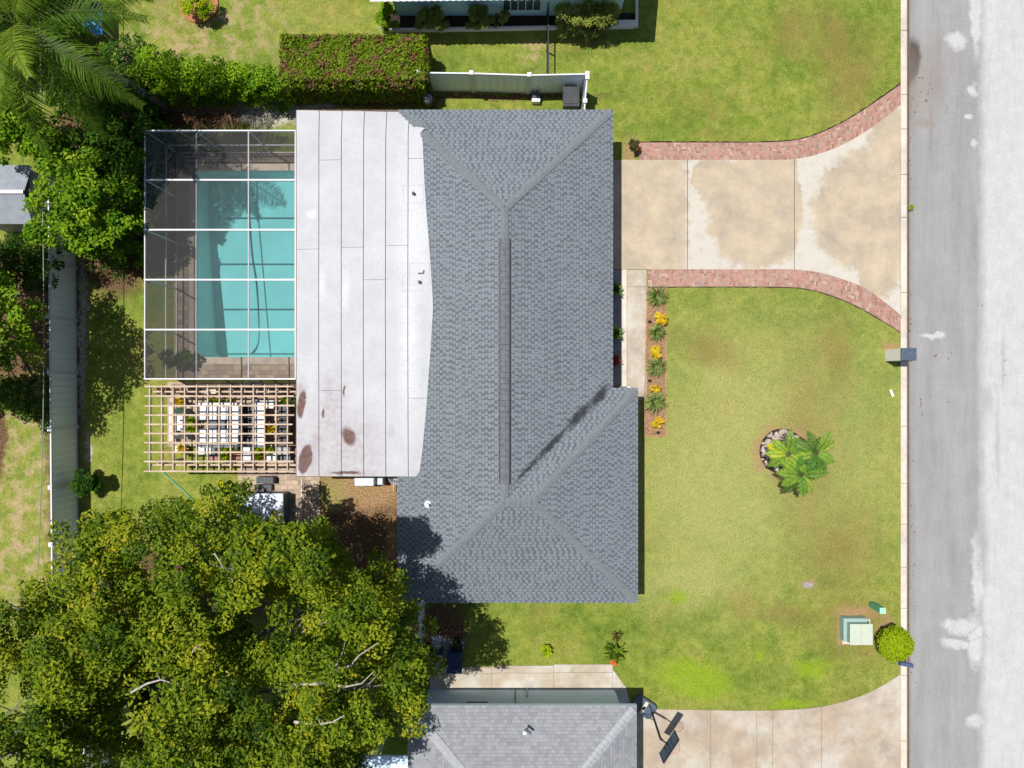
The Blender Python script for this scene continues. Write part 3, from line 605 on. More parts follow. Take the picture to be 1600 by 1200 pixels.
for (xa, ya, xc, yc) in ((629, 288, 661, 316), (640, 411, 671, 445), (629, 429, 660, 455)):
    a = P(xa, ya, 3.1); b = P(xc, yc, 3.1); pm = MB()
    for (p, q) in (((a[0], a[1]), (b[0], a[1])), ((b[0], a[1]), (b[0], b[1])), ((b[0], b[1]), (a[0], b[1])), ((a[0], b[1]), (a[0], a[1]))):
        pm.bar((*p, mz(*p)+.004), (*q, mz(*q)+.004), .012, .006)
    pm.build('patch_edge', M['grey'], fl)
# walls
wl = MB()
def wallseg(mb, p, q, z0, z1, t=.15): mb.bar((p[0], p[1], (z0+z1)/2), (q[0], q[1], (z0+z1)/2), t, z1-z0)
wp_ = [(-7.3, 10.5), (3.5, 10.5), (3.5, 5.0), (3.5, -.7), (4.5, -.7), (4.5, -8.25), (-4.1, -8.25), (-4.1, -3.3), (-7.3, -3.3)]
for i in range(len(wp_)):
    wallseg(wl, wp_[i], wp_[(i+1) % len(wp_)], 0, 2.42)
wl.build('wall', M['wall'], house)
def window(parent, x, y, wd, zc, ht, axis, sgn):
    f = MB(); gl = MB()
    def bx_(mb, u, z, du, dz, off, th):
        if axis == 'x': mb.box((x+sgn*off, y+u, z), (th, du, dz))
        else: mb.box((x+u, y+sgn*off, z), (du, th, dz))
    for u in (-wd/2, wd/2): bx_(f, u, zc, .06, ht+.06, .09, .06)
    for z in (zc-ht/2, zc+ht/2): bx_(f, 0, z, wd-.06, .06, .09, .06)
    bx_(f, 0, zc, wd-.12, .04, .09, .04); bx_(gl, 0, zc, wd-.06, ht-.06, .08, .02)
    o = f.build('window', M['white'], parent); gl.build('pane', M['glass'], o)
window(house, 3.5, 3.6, 1.6, 1.4, 1.2, 'x', 1); window(house, 4.5, -3.0, 1.8, 1.4, 1.2, 'x', 1); window(house, 4.5, -6.5, 1.2, 1.4, 1.2, 'x', 1); window(house, 0, -8.25, 1.2, 1.5, 1.0, 'y', -1)
gd = MB()
for i in range(4): gd.box((3.595, 7.6, .3+i*.54), (.04, 4.4, .52))
gd.build('garage_door', M['white'], house)
dd = MB(); dd.box((3.60, 1.4, 1.07), (.05, .95, 2.1)); do = dd.build('door', M['teal'], house); dh = MB(); dh.lathe((3.66, 1.05, 1.0), [(.0, -.03), (.03, 0), (.0, .03)], 8); dh.build('handle', M['alu'], do)
sd = MB(); sd.box((-7.39, 4.5, 1.05), (.03, 4.4, 2.1)); sd.build('patio_door', M['glass'], house)
cpst = MB(); cq = P(966, 597, 0); cpst.box((cq[0]+.06, -.35, 1.3), (.12, .5, 2.3)); cpst.build('porch_post', M['white'], house)

# porch plants
def leaf_obj(name, mat, parent, c, nrm, L, Wd, tint, droop=.15):
    """many small folded leaves as one mesh"""
    n = len(c); c = np.asarray(c, float); nrm = np.asarray(nrm, float); nrm /= np.linalg.norm(nrm, axis=1, keepdims=True)+1e-9
    rv = rng.normal(size=(n, 3)); t = np.cross(nrm, rv); t /= np.linalg.norm(t, axis=1, keepdims=True)+1e-9; b = np.cross(nrm, t)
    L = (np.ones(n)*L*rng.uniform(.7, 1.25, n))[:, None]; Wd = (np.ones(n)*Wd*rng.uniform(.8, 1.2, n))[:, None]
    v = np.empty((n, 4, 3)); v[:, 0] = c-t*L*.5; v[:, 1] = c+b*Wd*.5+nrm*Wd*.18; v[:, 2] = c+t*L*.5-nrm*L*droop; v[:, 3] = c-b*Wd*.5+nrm*Wd*.18
    return raw_leaf(name, mat, parent, v, tint)
def raw_leaf(name, mat, parent, v, tint):
    n = len(v); off = wloc(parent) if parent else Vector((0, 0, 0)); v = v-np.array(off)[None, None]
    me = bpy.data.meshes.new(name); me.vertices.add(n*4); me.vertices.foreach_set('co', v.reshape(-1).astype(np.float32))
    idx = (np.arange(n)[:, None]*4+np.array([0, 1, 2, 0, 2, 3])[None]).reshape(-1)
    me.loops.add(n*6); me.loops.foreach_set('vertex_index', idx.astype(np.int32)); me.polygons.add(n*2); me.polygons.foreach_set('loop_start', np.arange(0, n*6, 3, dtype=np.int32))
    me.update(calc_edges=True); at = me.attributes.new('tint', 'FLOAT', 'FACE'); at.data.foreach_set('value', np.repeat(np.clip(tint, 0, 1), 2).astype(np.float32))
    me.materials.append(mat); o = bpy.data.objects.new(name, me); COL.objects.link(o)
    if parent: o.parent = parent
    return o
def clump_leaves(cc, rr, per, flat=.75, tv=.18):
    """leaves on the outer shell of each leaf clump; per scales with the clump's area"""
    C_, N_, T_ = [], [], []
    for (x, y, z), r in zip(cc, rr):
        k = max(12, int(per*r*r)); d = rng.normal(size=(k, 3)); d /= np.linalg.norm(d, axis=1, keepdims=True); d[:, 2] = np.where(rng.random(k) < .7, np.abs(d[:, 2]), d[:, 2])
        rad = r*(rng.uniform(.2, 1.0, k)**.5*rng.uniform(.85, 1.3, k))[:, None]
        p = d*rad*np.array([1, 1, flat]); C_.append(p+np.array([x, y, z])); N_.append(d*.7+np.array([-.1, .05, .75])+rng.normal(size=(k, 3))*.42); T_.append(np.clip(.5+rng.normal()*tv+rng.normal(size=k)*.16, 0, 1))
    return np.concatenate(C_), np.concatenate(N_), np.concatenate(T_)
def inside(poly, x, y):
    c = False; n = len(poly)
    for i in range(n):
        x1, y1 = poly[i]; x2, y2 = poly[(i+1) % n]
        if (y1 > y) != (y2 > y) and x < (x2-x1)*(y-y1)/(y2-y1)+x1: c = not c
    return c
def edist(poly, x, y):
    m = 1e9; n = len(poly)
    for i in range(n):
        x1, y1 = poly[i]; x2, y2 = poly[(i+1) % n]; dx, dy = x2-x1, y2-y1; t = max(0, min(1, ((x-x1)*dx+(y-y1)*dy)/(dx*dx+dy*dy+1e-9)))
        m = min(m, math.hypot(x-x1-t*dx, y-y1-t*dy))
    return m
def gapn(x, y, s): return math.sin(x*1.9*s+1.3*math.sin(y*1.1*s))+math.sin(y*2.3*s+1.7*math.sin(x*.9*s+2))
def crown(poly, zedge, ztop, D, r=(.5, .95), space=.8, layers=2, jit=.9, holes=(), gap=0., gs=1., inset=.12, tuck=0.):
    xs_ = [p[0] for p in poly]; ys_ = [p[1] for p in poly]; cc, rr = [], []
    for ly in range(layers):
        pts = []
        tries = int((max(xs_)-min(xs_))*(max(ys_)-min(ys_))/space**2*9)
        for _ in range(tries):
            x = random.uniform(min(xs_), max(xs_)); y = random.uniform(min(ys_), max(ys_))
            if not inside(poly, x, y) or edist(poly, x, y) < inset+tuck*ly: continue
            if any(math.hypot(x-h[0], y-h[1]) < h[2] for h in holes): continue
            if any((x-a)**2+(y-b)**2 < space**2 for a, b in pts): continue
            if ly < 2 and gap and gapn(x, y, gs) < -1.1+gap-.35*ly: continue
            pts.append((x, y)); d = edist(poly, x, y); t = min(1, d/D); rd = random.uniform(*r)
            rd = min(rd, max(r[0]*.55, d*.8+.1))
            z = zedge+(ztop-zedge)*math.sqrt(t*(2-t))+random.uniform(-jit, jit*.35)-ly*(1.3 if gap else .8)*random.uniform(.7, 1.3)
            cc.append((x, y, z)); rr.append(rd)
    return cc, rr
def limbs(mb, base, targets, r0, trunk_top):
    base = Vector(base); tt = Vector(trunk_top); mb.tube([base, base.lerp(tt, .5)+Vector((.08, -.05, 0)), tt], [r0*1.25, r0, r0*.8], 12)
    for t in targets:
        t = Vector(t)-Vector((0, 0, min(.5, .08*(t[2])))); m1 = tt.lerp(t, .35)+Vector((random.uniform(-.3, .3), random.uniform(-.3, .3), random.uniform(-.5, -.1))); m2 = tt.lerp(t, .7)+Vector((random.uniform(-.35, .35), random.uniform(-.35, .35), random.uniform(-.7, -.2)))
        mb.tube([tt-Vector((0, 0, .2)), m1, m2, t], [r0*.42, r0*.26, r0*.13, r0*.04], 7)
        for _ in range(3):
            s = m2.lerp(t, random.random()*.7); e = s+Vector((random.uniform(-.9, .9), random.uniform(-.9, .9), random.uniform(-.3, .3))); mb.tube([s, s.lerp(e, .5)+Vector((0, 0, .1)), e], [r0*.1, r0*.06, .008], 5)
def tree(name, label, poly, zedge, ztop, D, mat, base, tt, r0=.2, nl=14, per=330, L=.15, Wd=.075, group=None, bark=None, cat='tree', extra=(), **kw):
    t = thing(name, label, cat, (base[0], base[1], 0), group); cc, rr = crown(poly, zedge, ztop, D, **kw)
    for q in extra: cc.append(q[:3]); rr.append(q[3])
    c, nn, ti_ = clump_leaves(cc, rr, per); leaf_obj('crown', M[mat], t, c, nn, L, Wd, ti_)
    mb = MB(); idx = random.sample(range(len(cc)), min(nl, len(cc))); limbs(mb, (base[0], base[1], -.05), [cc[i] for i in idx], r0, tt); mb.build('trunk', bark or M['bark'], t, smooth=True)
    return t, len(c)

# big oak, lower left
oakpx = [(84, 850), (100, 812), (135, 796), (180, 800), (215, 792), (250, 796), (262, 780), (300, 768), (335, 775), (352, 800), (385, 812), (425, 828), (452, 838), (466, 812), (480, 838), (500, 850), (508, 872), (506, 900), (530, 915), (570, 905), (600, 925), (622, 945), (630, 972), (645, 1000), (652, 1030), (668, 1045), (668, 1080), (682, 1100), (676, 1130), (640, 1150), (625, 1135), (600, 1170), (572, 1200), (560, 1290), (400, 1330), (200, 1330), (100, 1260), (60, 1180), (20, 1120), (-60, 1080), (-90, 1000), (-40, 930), (10, 925), (50, 905), (78, 880)]
opoly = PL(oakpx, 8.5)
shp = [(385, 820), (455, 842), (470, 818), (492, 850), (500, 880), (470, 900), (400, 890), (360, 850)]; ext_ = []
while len(ext_) < 60:
    u_, v_ = random.uniform(360, 502), random.uniform(816, 900)
    if inside(shp, u_, v_): z_ = random.uniform(10.2, 11.5); ext_.append((*P(u_, v_, z_), z_, random.uniform(.3, .5)))
holes = [(*P(225, 1100, 8), .95), (*P(258, 1085, 8), .8), (*P(205, 1130, 8), .6), (*P(150, 1175, 8), .7), (*P(385, 985, 8.5), .7), (*P(450, 1065, 8.5), .6), (*P(480, 1050, 8.5), .5), (*P(350, 905, 8.5), .45), (*P(545, 1075, 8.5), .5), (*P(640, 905, 7), .4)]
ob = P(330, 1010, 0)
t, n_ = tree('oak_tree', 'huge olive-green spreading tree covering the lower left corner of the yard', opoly, 7.9, 10.8, 3.6, 'oak', ob, (ob[0]-.2, ob[1]-.3, 5.0), r0=.42, nl=44, per=760, L=.155, Wd=.08, space=.54, layers=4, r=(.28, .58), jit=1.1, holes=holes, gap=.65, gs=.95, inset=.28, extra=ext_)
# bare pale limbs that show on top of the oak canopy
bark2 = simple('bleached_bark', (.50, .45, .41), .9, .2, 6); oak_ = t
def limb(pts, r):
    bl = MB(); bl.tube([Vector(P3(p[0], p[1], p[2]+1.3)) for p in pts], [r*.65*(1-.75*i/(len(pts)-1)) for i in range(len(pts))], 6); bl.build('bare_limb', bark2, oak_)
for pts, rr_ in (([(455, 1070, 8.3), (500, 1068, 8.5), (540, 1073, 8.6), (565, 1068, 8.7), (583, 1050, 8.8)], .07), ([(515, 1048, 8.4), (548, 1040, 8.7), (560, 1025, 8.9), (590, 1005, 9.1)], .06), ([(460, 1128, 9.1), (495, 1132, 9.3), (520, 1128, 9.4), (538, 1118, 9.5)], .065), ([(500, 1131, 9.3), (498, 1120, 9.4)], .03), ([(205, 1082, 8.6), (230, 1068, 8.8), (252, 1062, 9), (270, 1068, 9), (296, 1075, 8.9)], .06), ([(250, 1062, 9), (246, 1052, 9.1)], .03), ([(335, 865, 9), (342, 875, 9.2), (350, 890, 9.2)], .045), ([(520, 1050, 8.5), (535, 1020, 9), (540, 1000, 9.1)], .035), ([(85, 1175, 7.5), (105, 1185, 7.8), (122, 1200, 8)], .08), ([(300, 1020, 9.2), (308, 1008, 9.3), (318, 1018, 9.3)], .03)):
    limb(pts, rr_)
# bright tree in the lower left corner
p = PL([(-60, 1120), (20, 1105), (70, 1120), (118, 1140), (130, 1170), (120, 1230), (60, 1290), (-80, 1290)], 10.2)
b_ = P(30, 1060, 0); tree('broadleaf_tree', 'taller yellow-green treetop at the extreme lower left corner', p, 10.0, 12.2, 2.0, 'corner', (b_[0]-1, b_[1]-2.2), (b_[0]-1, b_[1]-2.2, 6), r0=.25, nl=10, per=700, L=.17, Wd=.09, space=.55, layers=3, r=(.3, .6), gap=.3)
# trees at the upper left
p = PL([(40, 215), (110, 205), (150, 235), (200, 255), (224, 300), (218, 345), (190, 372), (165, 396), (120, 400), (100, 380), (60, 385), (42, 365), (52, 320), (60, 270)], 3.3)
b_ = P(140, 330, 0); tree('citrus_tree', 'bright green leafy tree between the metal shed and the pool cage', p, 2.6, 4.3, 1.6, 'bright', b_, (b_[0], b_[1], 1.8), r0=.14, nl=18, per=800, L=.18, Wd=.11, space=.44, layers=3, r=(.25, .48), jit=.6, gap=.3, gs=1.6)
p = PL([(100, 60), (160, 75), (205, 120), (226, 175), (220, 250), (205, 300), (150, 280), (100, 240), (70, 180), (60, 110)], 3.3)
b_ = P(170, 200, 0); tree('dark_tree', 'dark green shaded tree under the palm fronds beside the hedge', p, 2.4, 3.8, 1.6, 'darkleaf', b_, (b_[0], b_[1], 1.6), r0=.16, nl=14, per=800, L=.16, Wd=.10, space=.46, layers=3, r=(.28, .5), jit=.7, gap=.3, gs=1.5)
p = PL([(-60, 90), (0, 130), (50, 160), (80, 200), (75, 245), (30, 240), (0, 220), (-60, 240)], 4.6)
b_ = P(-5, 200, 0); tree('garden_tree', 'bright yellow-green treetop at the left edge above the metal shed', p, 4.2, 5.4, 1.6, 'vine', b_, (b_[0], b_[1], 2.2), r0=.14, nl=10, per=1000, L=.15, Wd=.09, space=.5, layers=3, r=(.32, .6), jit=.6)
p = PL([(-200, 340), (-60, 325), (-28, 360), (-18, 405), (10, 432), (38, 448), (50, 480), (50, 530), (36, 560), (5, 582), (-18, 600), (-22, 645), (-60, 668), (-200, 640)], 5.4)
b_ = P(-20, 500, 0); tree('round_tree', 'rounded green treetop at the left edge beside the long white fence', p, 4.9, 7.2, 2.4, 'bright', (b_[0]-.5, b_[1]), (b_[0]-.5, b_[1], 2.8), r0=.2, nl=12, per=700, L=.155, Wd=.09, space=.5, layers=3, r=(.3, .52), jit=.45, gap=.15, gs=1.4, inset=.25, tuck=.28)
p = PL([(-60, 590), (20, 585), (70, 580), (72, 640), (66, 690), (40, 665), (0, 640), (-60, 650)], 1.5)
b_ = P(35, 640, 0); tree('shrub', 'low dark shrub in the shade beside the left fence', p, .9, 1.4, .8, 'darkleaf', b_, (b_[0], b_[1], .5), r0=.05, nl=8, per=1500, L=.12, Wd=.06, space=.4, layers=2, r=(.2, .42), jit=.3, cat='shrub', bark=M['twig'])
p = PL([(-50, 372), (20, 358), (62, 375), (76, 410), (72, 450), (10, 450), (-50, 440)], 2.5)
b_ = P(20, 410, 0); tree('shrub', 'dark shaded shrub below the metal shed at the left edge', p, 1.9, 2.5, .8, 'darkleaf', b_, (b_[0], b_[1], .9), r0=.06, nl=8, per=1500, L=.12, Wd=.07, space=.45, layers=2, r=(.25, .5), jit=.4, cat='shrub', bark=M['twig'])
p = PL([(150, 395), (205, 370), (222, 395), (205, 425), (165, 440), (135, 425)], 1.0)
b_ = P(180, 405, 0); tree('shrub', 'small dark shrub under the bright tree by the cage corner', p, .7, 1.1, .6, 'darkleaf', b_, (b_[0], b_[1], .3), r0=.05, nl=6, per=420, L=.1, Wd=.06, space=.4, layers=2, r=(.18, .38), jit=.2, cat='shrub', bark=M['twig'])
p = PL([(-60, -40), (60, -40), (125, -30), (118, 40), (70, 95), (-60, 110)], 2.0); b_ = P(30, 30, 0)
tree('shrub', 'dark undergrowth beneath the crown of the tall palm', p, 1.4, 2.2, .9, 'darkleaf', b_, (b_[0], b_[1], .8), r0=.06, nl=10, per=900, L=.14, Wd=.09, space=.45, layers=2, r=(.28, .5), jit=.4, cat='shrub', bark=M['twig'])
p = PL([(150, 62), (215, 50), (232, 78), (220, 100), (160, 100)], 1.4); b_ = P(190, 80, 0)
tree('shrub', 'dark shrub between the blue tarp and the vine hedge', p, 1.0, 1.6, .7, 'darkleaf', b_, (b_[0], b_[1], .6), r0=.05, nl=8, per=900, L=.13, Wd=.08, space=.4, layers=2, r=(.25, .45), jit=.3, cat='shrub', bark=M['twig'])
# vine hedge and clipped hedge
p = PL([(205, 80), (240, 70), (262, 80), (300, 88), (345, 88), (390, 98), (432, 104), (455, 120), (450, 140), (420, 146), (370, 144), (330, 140), (270, 146), (225, 142), (200, 120)], 2)
b_ = P(330, 130, 0); tree('vine_hedge', 'loose bright green hedge running left from the clipped hedge', p, 1.5, 2.3, .9, 'vine', b_, (b_[0], b_[1], .9), r0=.06, nl=26, per=1500, L=.13, Wd=.065, space=.36, layers=3, r=(.24, .45), jit=.3, cat='hedge', bark=M['twig'])
hz = 2.0; hx0, hx1 = P(440, 0, hz)[0], P(663, 0, hz)[0]; hy0, hy1 = P(0, 125, hz)[1], P(0, 56, hz)[1]
hg = thing('clipped_hedge', 'long flat-topped clipped hedge with reddish tips beside the white fence', 'hedge', ((hx0+hx1)/2, (hy0+hy1)/2, 0))
nT = 26000; c = np.stack([rng.uniform(hx0, hx1, nT), rng.uniform(hy0, hy1, nT), hz-rng.random(nT)**2*.25+.05*np.sin(rng.random(nT)*6)], 1); bump_ = rng.normal(size=nT)*.03+.10*np.sin(c[:, 0]*2.3+1)*np.sin(c[:, 1]*3)+.05*np.sin(c[:, 0]*5.3); c[:, 2] += bump_; nn = np.tile([0, 0, 1.], (nT, 1))+rng.normal(size=(nT, 3))*.55
def side(n, fx, nv):
    cc_ = fx(n); return cc_, np.tile(nv, (n, 1))+rng.normal(size=(n, 3))*.55+np.array([0, 0, .4])
s1 = side(11000, lambda n: np.stack([rng.uniform(hx0, hx1, n), hy0+rng.uniform(-.12, .15, n)+.15*np.sin(rng.uniform(0, 6, n)), rng.uniform(.05, hz, n)], 1), [0, -1., 0])
s2 = side(9000, lambda n: np.stack([rng.uniform(hx0, hx1, n), hy1+rng.uniform(-.15, .1, n), rng.uniform(.05, hz, n)], 1), [0, 1., 0])
s3 = side(4500, lambda n: np.stack([hx1+rng.uniform(-.15, .15, n), rng.uniform(hy0, hy1, n), rng.uniform(.05, hz, n)], 1), [1., 0, 0])
s4 = side(4500, lambda n: np.stack([hx0+rng.uniform(-.1, .15, n), rng.uniform(hy0, hy1, n), rng.uniform(.05, hz, n)], 1), [-1., 0, 0])
cA = np.concatenate([c, s1[0], s2[0], s3[0], s4[0]]); nA = np.concatenate([nn, s1[1], s2[1], s3[1], s4[1]])
leaf_obj('foliage', M['hedge'], hg, cA, nA, .15, .075, rng.normal(.5, .22, len(cA)))
cb = MB()
for i in range(22):
    x = hx0+.25+(hx1-hx0-.5)*i/21
    for yy in (hy0+.45, hy1-.45): cb.tube([(x, yy, 0), (x+random.uniform(-.1, .1), yy, .9), (x+random.uniform(-.2, .2), yy+random.uniform(-.2, .2), 1.8)], [.04, .03, .01], 6)
cb.build('stem', M['twig'], hg)

def shrub(name, label, px, py, z, rx, ry, h, mat, per=600, L=.09, Wd=.05, n=14, group=None, cat='shrub', zbot=.1, stem='twig', r=(.25, .42)):
    x, y = P(px, py, z); t = thing(name, label, cat, (x, y, 0), group); cc, rr = [], []
    for _ in range(n):
        a = random.random()*6.283; q = math.sqrt(random.random())*.8; zz = zbot+(h-zbot)*math.sqrt(max(0, 1-q*q))*random.uniform(.55, .95)
        cc.append((x+math.cos(a)*q*rx, y+math.sin(a)*q*ry, zz)); rr.append(random.uniform(*r)*min(rx, ry))
    c, nn, ti_ = clump_leaves(cc, rr, per*9*(.09/L)**2); leaf_obj('foliage', M[mat], t, c, nn, L, Wd, ti_)
    mb = MB()
    for q in cc[:8]: mb.tube([(x, y, 0), ((x+q[0])/2, (y+q[1])/2, q[2]*.6), q], [.025, .015, .006], 5)
    mb.build('stem', M[stem], t); return t
# round bush by the kerb: dense shell of leaves
def ball_bush(name, label, px, py, zc, rad, h, mat, n=9000, L=.08, Wd=.045):
    x, y = P(px, py, zc); t = thing(name, label, 'bush', (x, y, 0)); d = rng.normal(size=(n, 3)); d /= np.linalg.norm(d, axis=1, keepdims=True); d[:, 2] = np.where(rng.random(n) < .6, np.abs(d[:, 2]), d[:, 2])
    lump = 1+.06*np.sin(d[:, 0]*7+1)*np.sin(d[:, 1]*8)+.04*np.sin(d[:, 2]*11+d[:, 0]*9); c = d*(rad*lump*rng.uniform(.8, 1.04, n))[:, None]; c[:, 2] = c[:, 2]*h/2/rad+h/2+.08; c += [x, y, 0]
    leaf_obj('foliage', M[mat], t, c, d*.8+rng.normal(size=(n, 3))*.5+[0, 0, .35], L, Wd, rng.normal(.5, .22, n))
    mb = MB(); 
    for i in range(7): a = i*.9; mb.tube([(x, y, -.02), (x+.15*math.cos(a), y+.15*math.sin(a), h*.4), (x+.5*rad*math.cos(a), y+.5*rad*math.sin(a), h*.75)], [.04, .025, .008], 6)
    mb.build('stem', M['twig'], t); return t
ball_bush('round_bush', 'round lime-green clipped bush between the green utility cabinet and the kerb', 1396, 1004, .6, .70, 1.25, 'lime')

# shrubs in the planter of the north neighbour
shrub('planter_shrub', 'bright yellow-green creeper at the left corner of the pale blue house', 604, 22, 1.2, .62, .5, 1.9, 'vine', n=16, group='shrubs along the pale blue house')
shrub('planter_shrub', 'wide dark olive shrub nearest the left end of the pale blue wall', 676, 30, 1.0, .85, .55, 1.5, 'olive', n=18, group='shrubs along the pale blue house')
shrub('planter_shrub', 'double olive shrub left of the teal window of the pale blue house', 748, 28, 1.0, .72, .55, 1.5, 'olive', n=18, group='shrubs along the pale blue house')
shrub('planter_shrub', 'small olive shrub just below the teal window', 784, 28, .8, .36, .5, 1.1, 'olive', n=10, group='shrubs along the pale blue house')
p = PL([(862, 14), (880, 6), (962, 4), (967, 20), (958, 38), (930, 42), (905, 40), (880, 40), (868, 30)], 1.4); b_ = P(915, 25, 0)
tree('planter_shrub', 'long dense olive shrub mass right of the black fence', p, 1.0, 1.6, .4, 'olive', b_, (b_[0], b_[1], .5), r0=.05, nl=12, per=4500, L=.09, Wd=.05, space=.27, layers=2, r=(.2, .36), jit=.2, cat='shrub', bark=M['twig'], group='shrubs along the pale blue house')
# bush over the left fence, yellow plant near tub, misc small ones
shrub('shrub', 'dark green bush leaning over the foot of the left white fence', 126, 756, 1.3, .60, .60, 1.5, 'darkleaf', per=900, L=.11, Wd=.07, n=18)
shrub('croton', 'bright yellow-green croton beside the hot tub under the tree edge', 345, 761, .8, .36, .42, .9, 'croton', per=420, L=.18, Wd=.09, n=9)
shrub('shrub', 'small clump of lime groundcover alone in the side lawn', 853, 1018, .3, .28, .28, .4, 'lime', per=600, n=9)
shrub('croton', 'small red and green croton at the end of the upper brick edging', 991, 228, .5, .27, .32, .7, 'redleaf', per=700, L=.1, Wd=.05, n=10)
shrub('round_shrub', 'green shrub in the terracotta ring at the top edge', 306, 2, 1.0, .72, .6, 1.4, 'lime', per=500, n=14)
shrub('shrub', 'dark leggy shrub inside the lower left of the pool cage', 275, 560, .8, .75, .5, 1.3, 'darkleaf', per=420, n=14)
shrub('shrub', 'dark purple-leaved shrub behind the bins at the side path', 711, 1004, .5, .30, .35, .8, 'redleaf', n=9)

def blades(name, label, px, py, z, rad, h, n, mat, Wd=.035, group=None, cat='plant', parent=None, base=0., loc=None):
    x, y = loc if loc else P(px, py, z); t = parent or thing(name, label, cat, (x, y, base), group); V = []; T = []
    for i in range(n):
        a = random.random()*6.283; L = rad*random.uniform(.6, 1.1); hh = h*random.uniform(.5, 1.1); dx, dy = math.cos(a), math.sin(a); px_, py_ = -dy*Wd/2, dx*Wd/2; o = random.random()*.12*rad; tt = random.random()
        p0 = np.array([x+dx*o, y+dy*o, base]); p1 = np.array([x+dx*L*.55, y+dy*L*.55, base+hh]); p2 = np.array([x+dx*L, y+dy*L, base+hh*.55]); s = np.array([px_, py_, 0])
        V.append([p0-s*.6, p0+s*.6, p1+s, p1-s]); V.append([p1-s, p1+s, p2+s*.15, p2-s*.15]); T += [tt, tt]
    raw_leaf('leaves', M[mat], t, np.array(V), np.array(T)); return t
G = 'spiky green plants in the front bed'
for (x, y, r_, lb) in ((1028, 463, .52, 'first spiky green plant in the front bed, nearest the brick edging'), (1027, 519, .42, 'smaller pale spiky plant just below the topmost yellow croton'), (1026, 573, .52, 'spiky green plant directly below the round bright yellow croton'), (1025, 628, .60, 'largest spiky green plant, near the dark corner of the roof')):
    blades('spiky_plant', lb, x, y, .3, r_, .42, 130, 'blade', group=G)
G = 'yellow crotons in the front bed'
for (x, y, rx, ry, lb) in ((1033, 497, .36, .28, 'topmost yellow croton in the front bed'), (1024, 550, .36, .32, 'round bright yellow croton midway along the front bed'), (1024, 608, .24, .2, 'smallest yellow croton of the front bed, above the largest spiky plant'), (1029, 661, .34, .28, 'last orange-yellow croton at the lower end of the front bed')):
    shrub('yellow_croton', lb, x, y, .4, rx, ry, .55, 'yellow', per=520, L=.12, Wd=.055, n=13, group=G)
blades('flowering_plant', 'straggly plant with orange blooms at the corner of the side path', 962, 1020, .5, .55, .6, 26, 'palm', Wd=.10)
fp = [o for o in COL.objects if o.name.startswith('flowering_plant')][0]
for (x, y) in ((956, 1035), (961, 1038), (958, 1032)): q = P(x, y, .3); fm = MB(); fm.lathe((q[0], q[1], .25), [(.02, 0), (.09, .05), (.03, .1)], 7); fm.build('bloom', M['orange'], fp)
blades('flowering_plant', 'tall dark bare-stemmed seedling above the orange blooms', 966, 998, .6, .30, .6, 12, 'redleaf', Wd=.06)

# palms
def frond(V, T, start, az, el, L, droop, nleaf, ll, lw, tint, R):
    p = Vector(start); d = Vector((math.cos(az)*math.cos(el), math.sin(az)*math.cos(el), math.sin(el))); N_ = 16; pts = [p.copy()]
    for i in range(N_):
        d = (d+Vector((0, 0, -droop/N_))).normalized(); p = p+d*(L/N_); pts.append(p.copy())
    R.tube([tuple(q) for q in pts], [.03*L/4*(1-.8*i/N_)+.006 for i in range(N_+1)], 5)
    for i in range(nleaf):
        t = .12+.88*i/nleaf; k = min(N_-1, int(t*N_)); f = t*N_-k; q = pts[k].lerp(pts[k+1], f); dd_ = (pts[k+1]-pts[k]).normalized(); s = dd_.cross(Vector((0, 0, 1))).normalized(); prof = math.sin(min(1, t*1.1)*math.pi*.85+.3)
        for sg in (-1, 1):
            l_ = ll*max(.25, prof)*random.uniform(.85, 1.1); dr = (s*sg*.85+dd_*.55+Vector((random.uniform(-.1, .1), random.uniform(-.1, .1), random.uniform(-.1, .25)))).normalized(); m = q+dr*l_*.5; e = q+dr*l_*.95+Vector((0, 0, -l_*.38)); wv = dd_*lw/2; tt = tint+random.uniform(-.12, .12)
            V.append([q-wv*.5, q+wv*.5, m+wv, m-wv]); V.append([m-wv, m+wv, e+wv*.15, e-wv*.15]); T += [tt, tt]
def palm_tree(name, label, bx_, top, fronds, mat, r0, ll, lw, nleaf, cat='palm tree', group=None, parent=None):
    t = thing(name, label, cat, (bx_[0], bx_[1], 0), group); mb = MB(); a = Vector((bx_[0], bx_[1], -.05)); b = Vector(top); mb.tube([a, a.lerp(b, .3)+Vector((0, 0, .3*min(1, top[2]*.1))), a.lerp(b, .7), b], [r0*1.3, r0, r0*.9, r0*.8], 12); mb.build('trunk', M['palmbark'], t, smooth=True)
    V, T, R = [], [], MB()
    for f in fronds: frond(V, T, top, *f[:4], nleaf, ll, lw, f[4], R)
    raw_leaf('fronds', M[mat], t, np.array([[tuple(q) for q in v] for v in V]), np.array(T)); R.build('frond_stalk', M['olive'], t); return t
pb = P(262, 167, 0); ptp = (*P(25, 38, 8.4), 8.4)
fr_ = [(math.radians(a), math.radians(e), L, dr, t_) for a, e, L, dr, t_ in ((-32, 25, 4.5, 1.6, .5), (-92, 10, 4.4, 1.3, .55), (-62, 0, 4.2, 1.5, .3), (8, 30, 4.2, 1.4, .4), (24, 15, 4.4, 1.2, .3), (45, 30, 4.2, 1.5, .5), (80, 20, 4.3, 1.5, .5), (120, 30, 4.2, 1.5, .5), (160, 20, 4.2, 1.5, .5), (200, 15, 4.2, 1.5, .5), (240, 25, 4.2, 1.5, .6), (265, 40, 3.6, 1.2, .6), (300, 55, 3.0, 1.2, .8), (100, 60, 3.0, 1.2, .6), (180, 60, 3.0, 1.2, .6), (30, 60, 2.8, 1.3, .6))]
palm_tree('tall_palm', 'tall palm with long feathery fronds at the upper left corner', pb, ptp, fr_, 'palm', .17, .85, .05, 70)
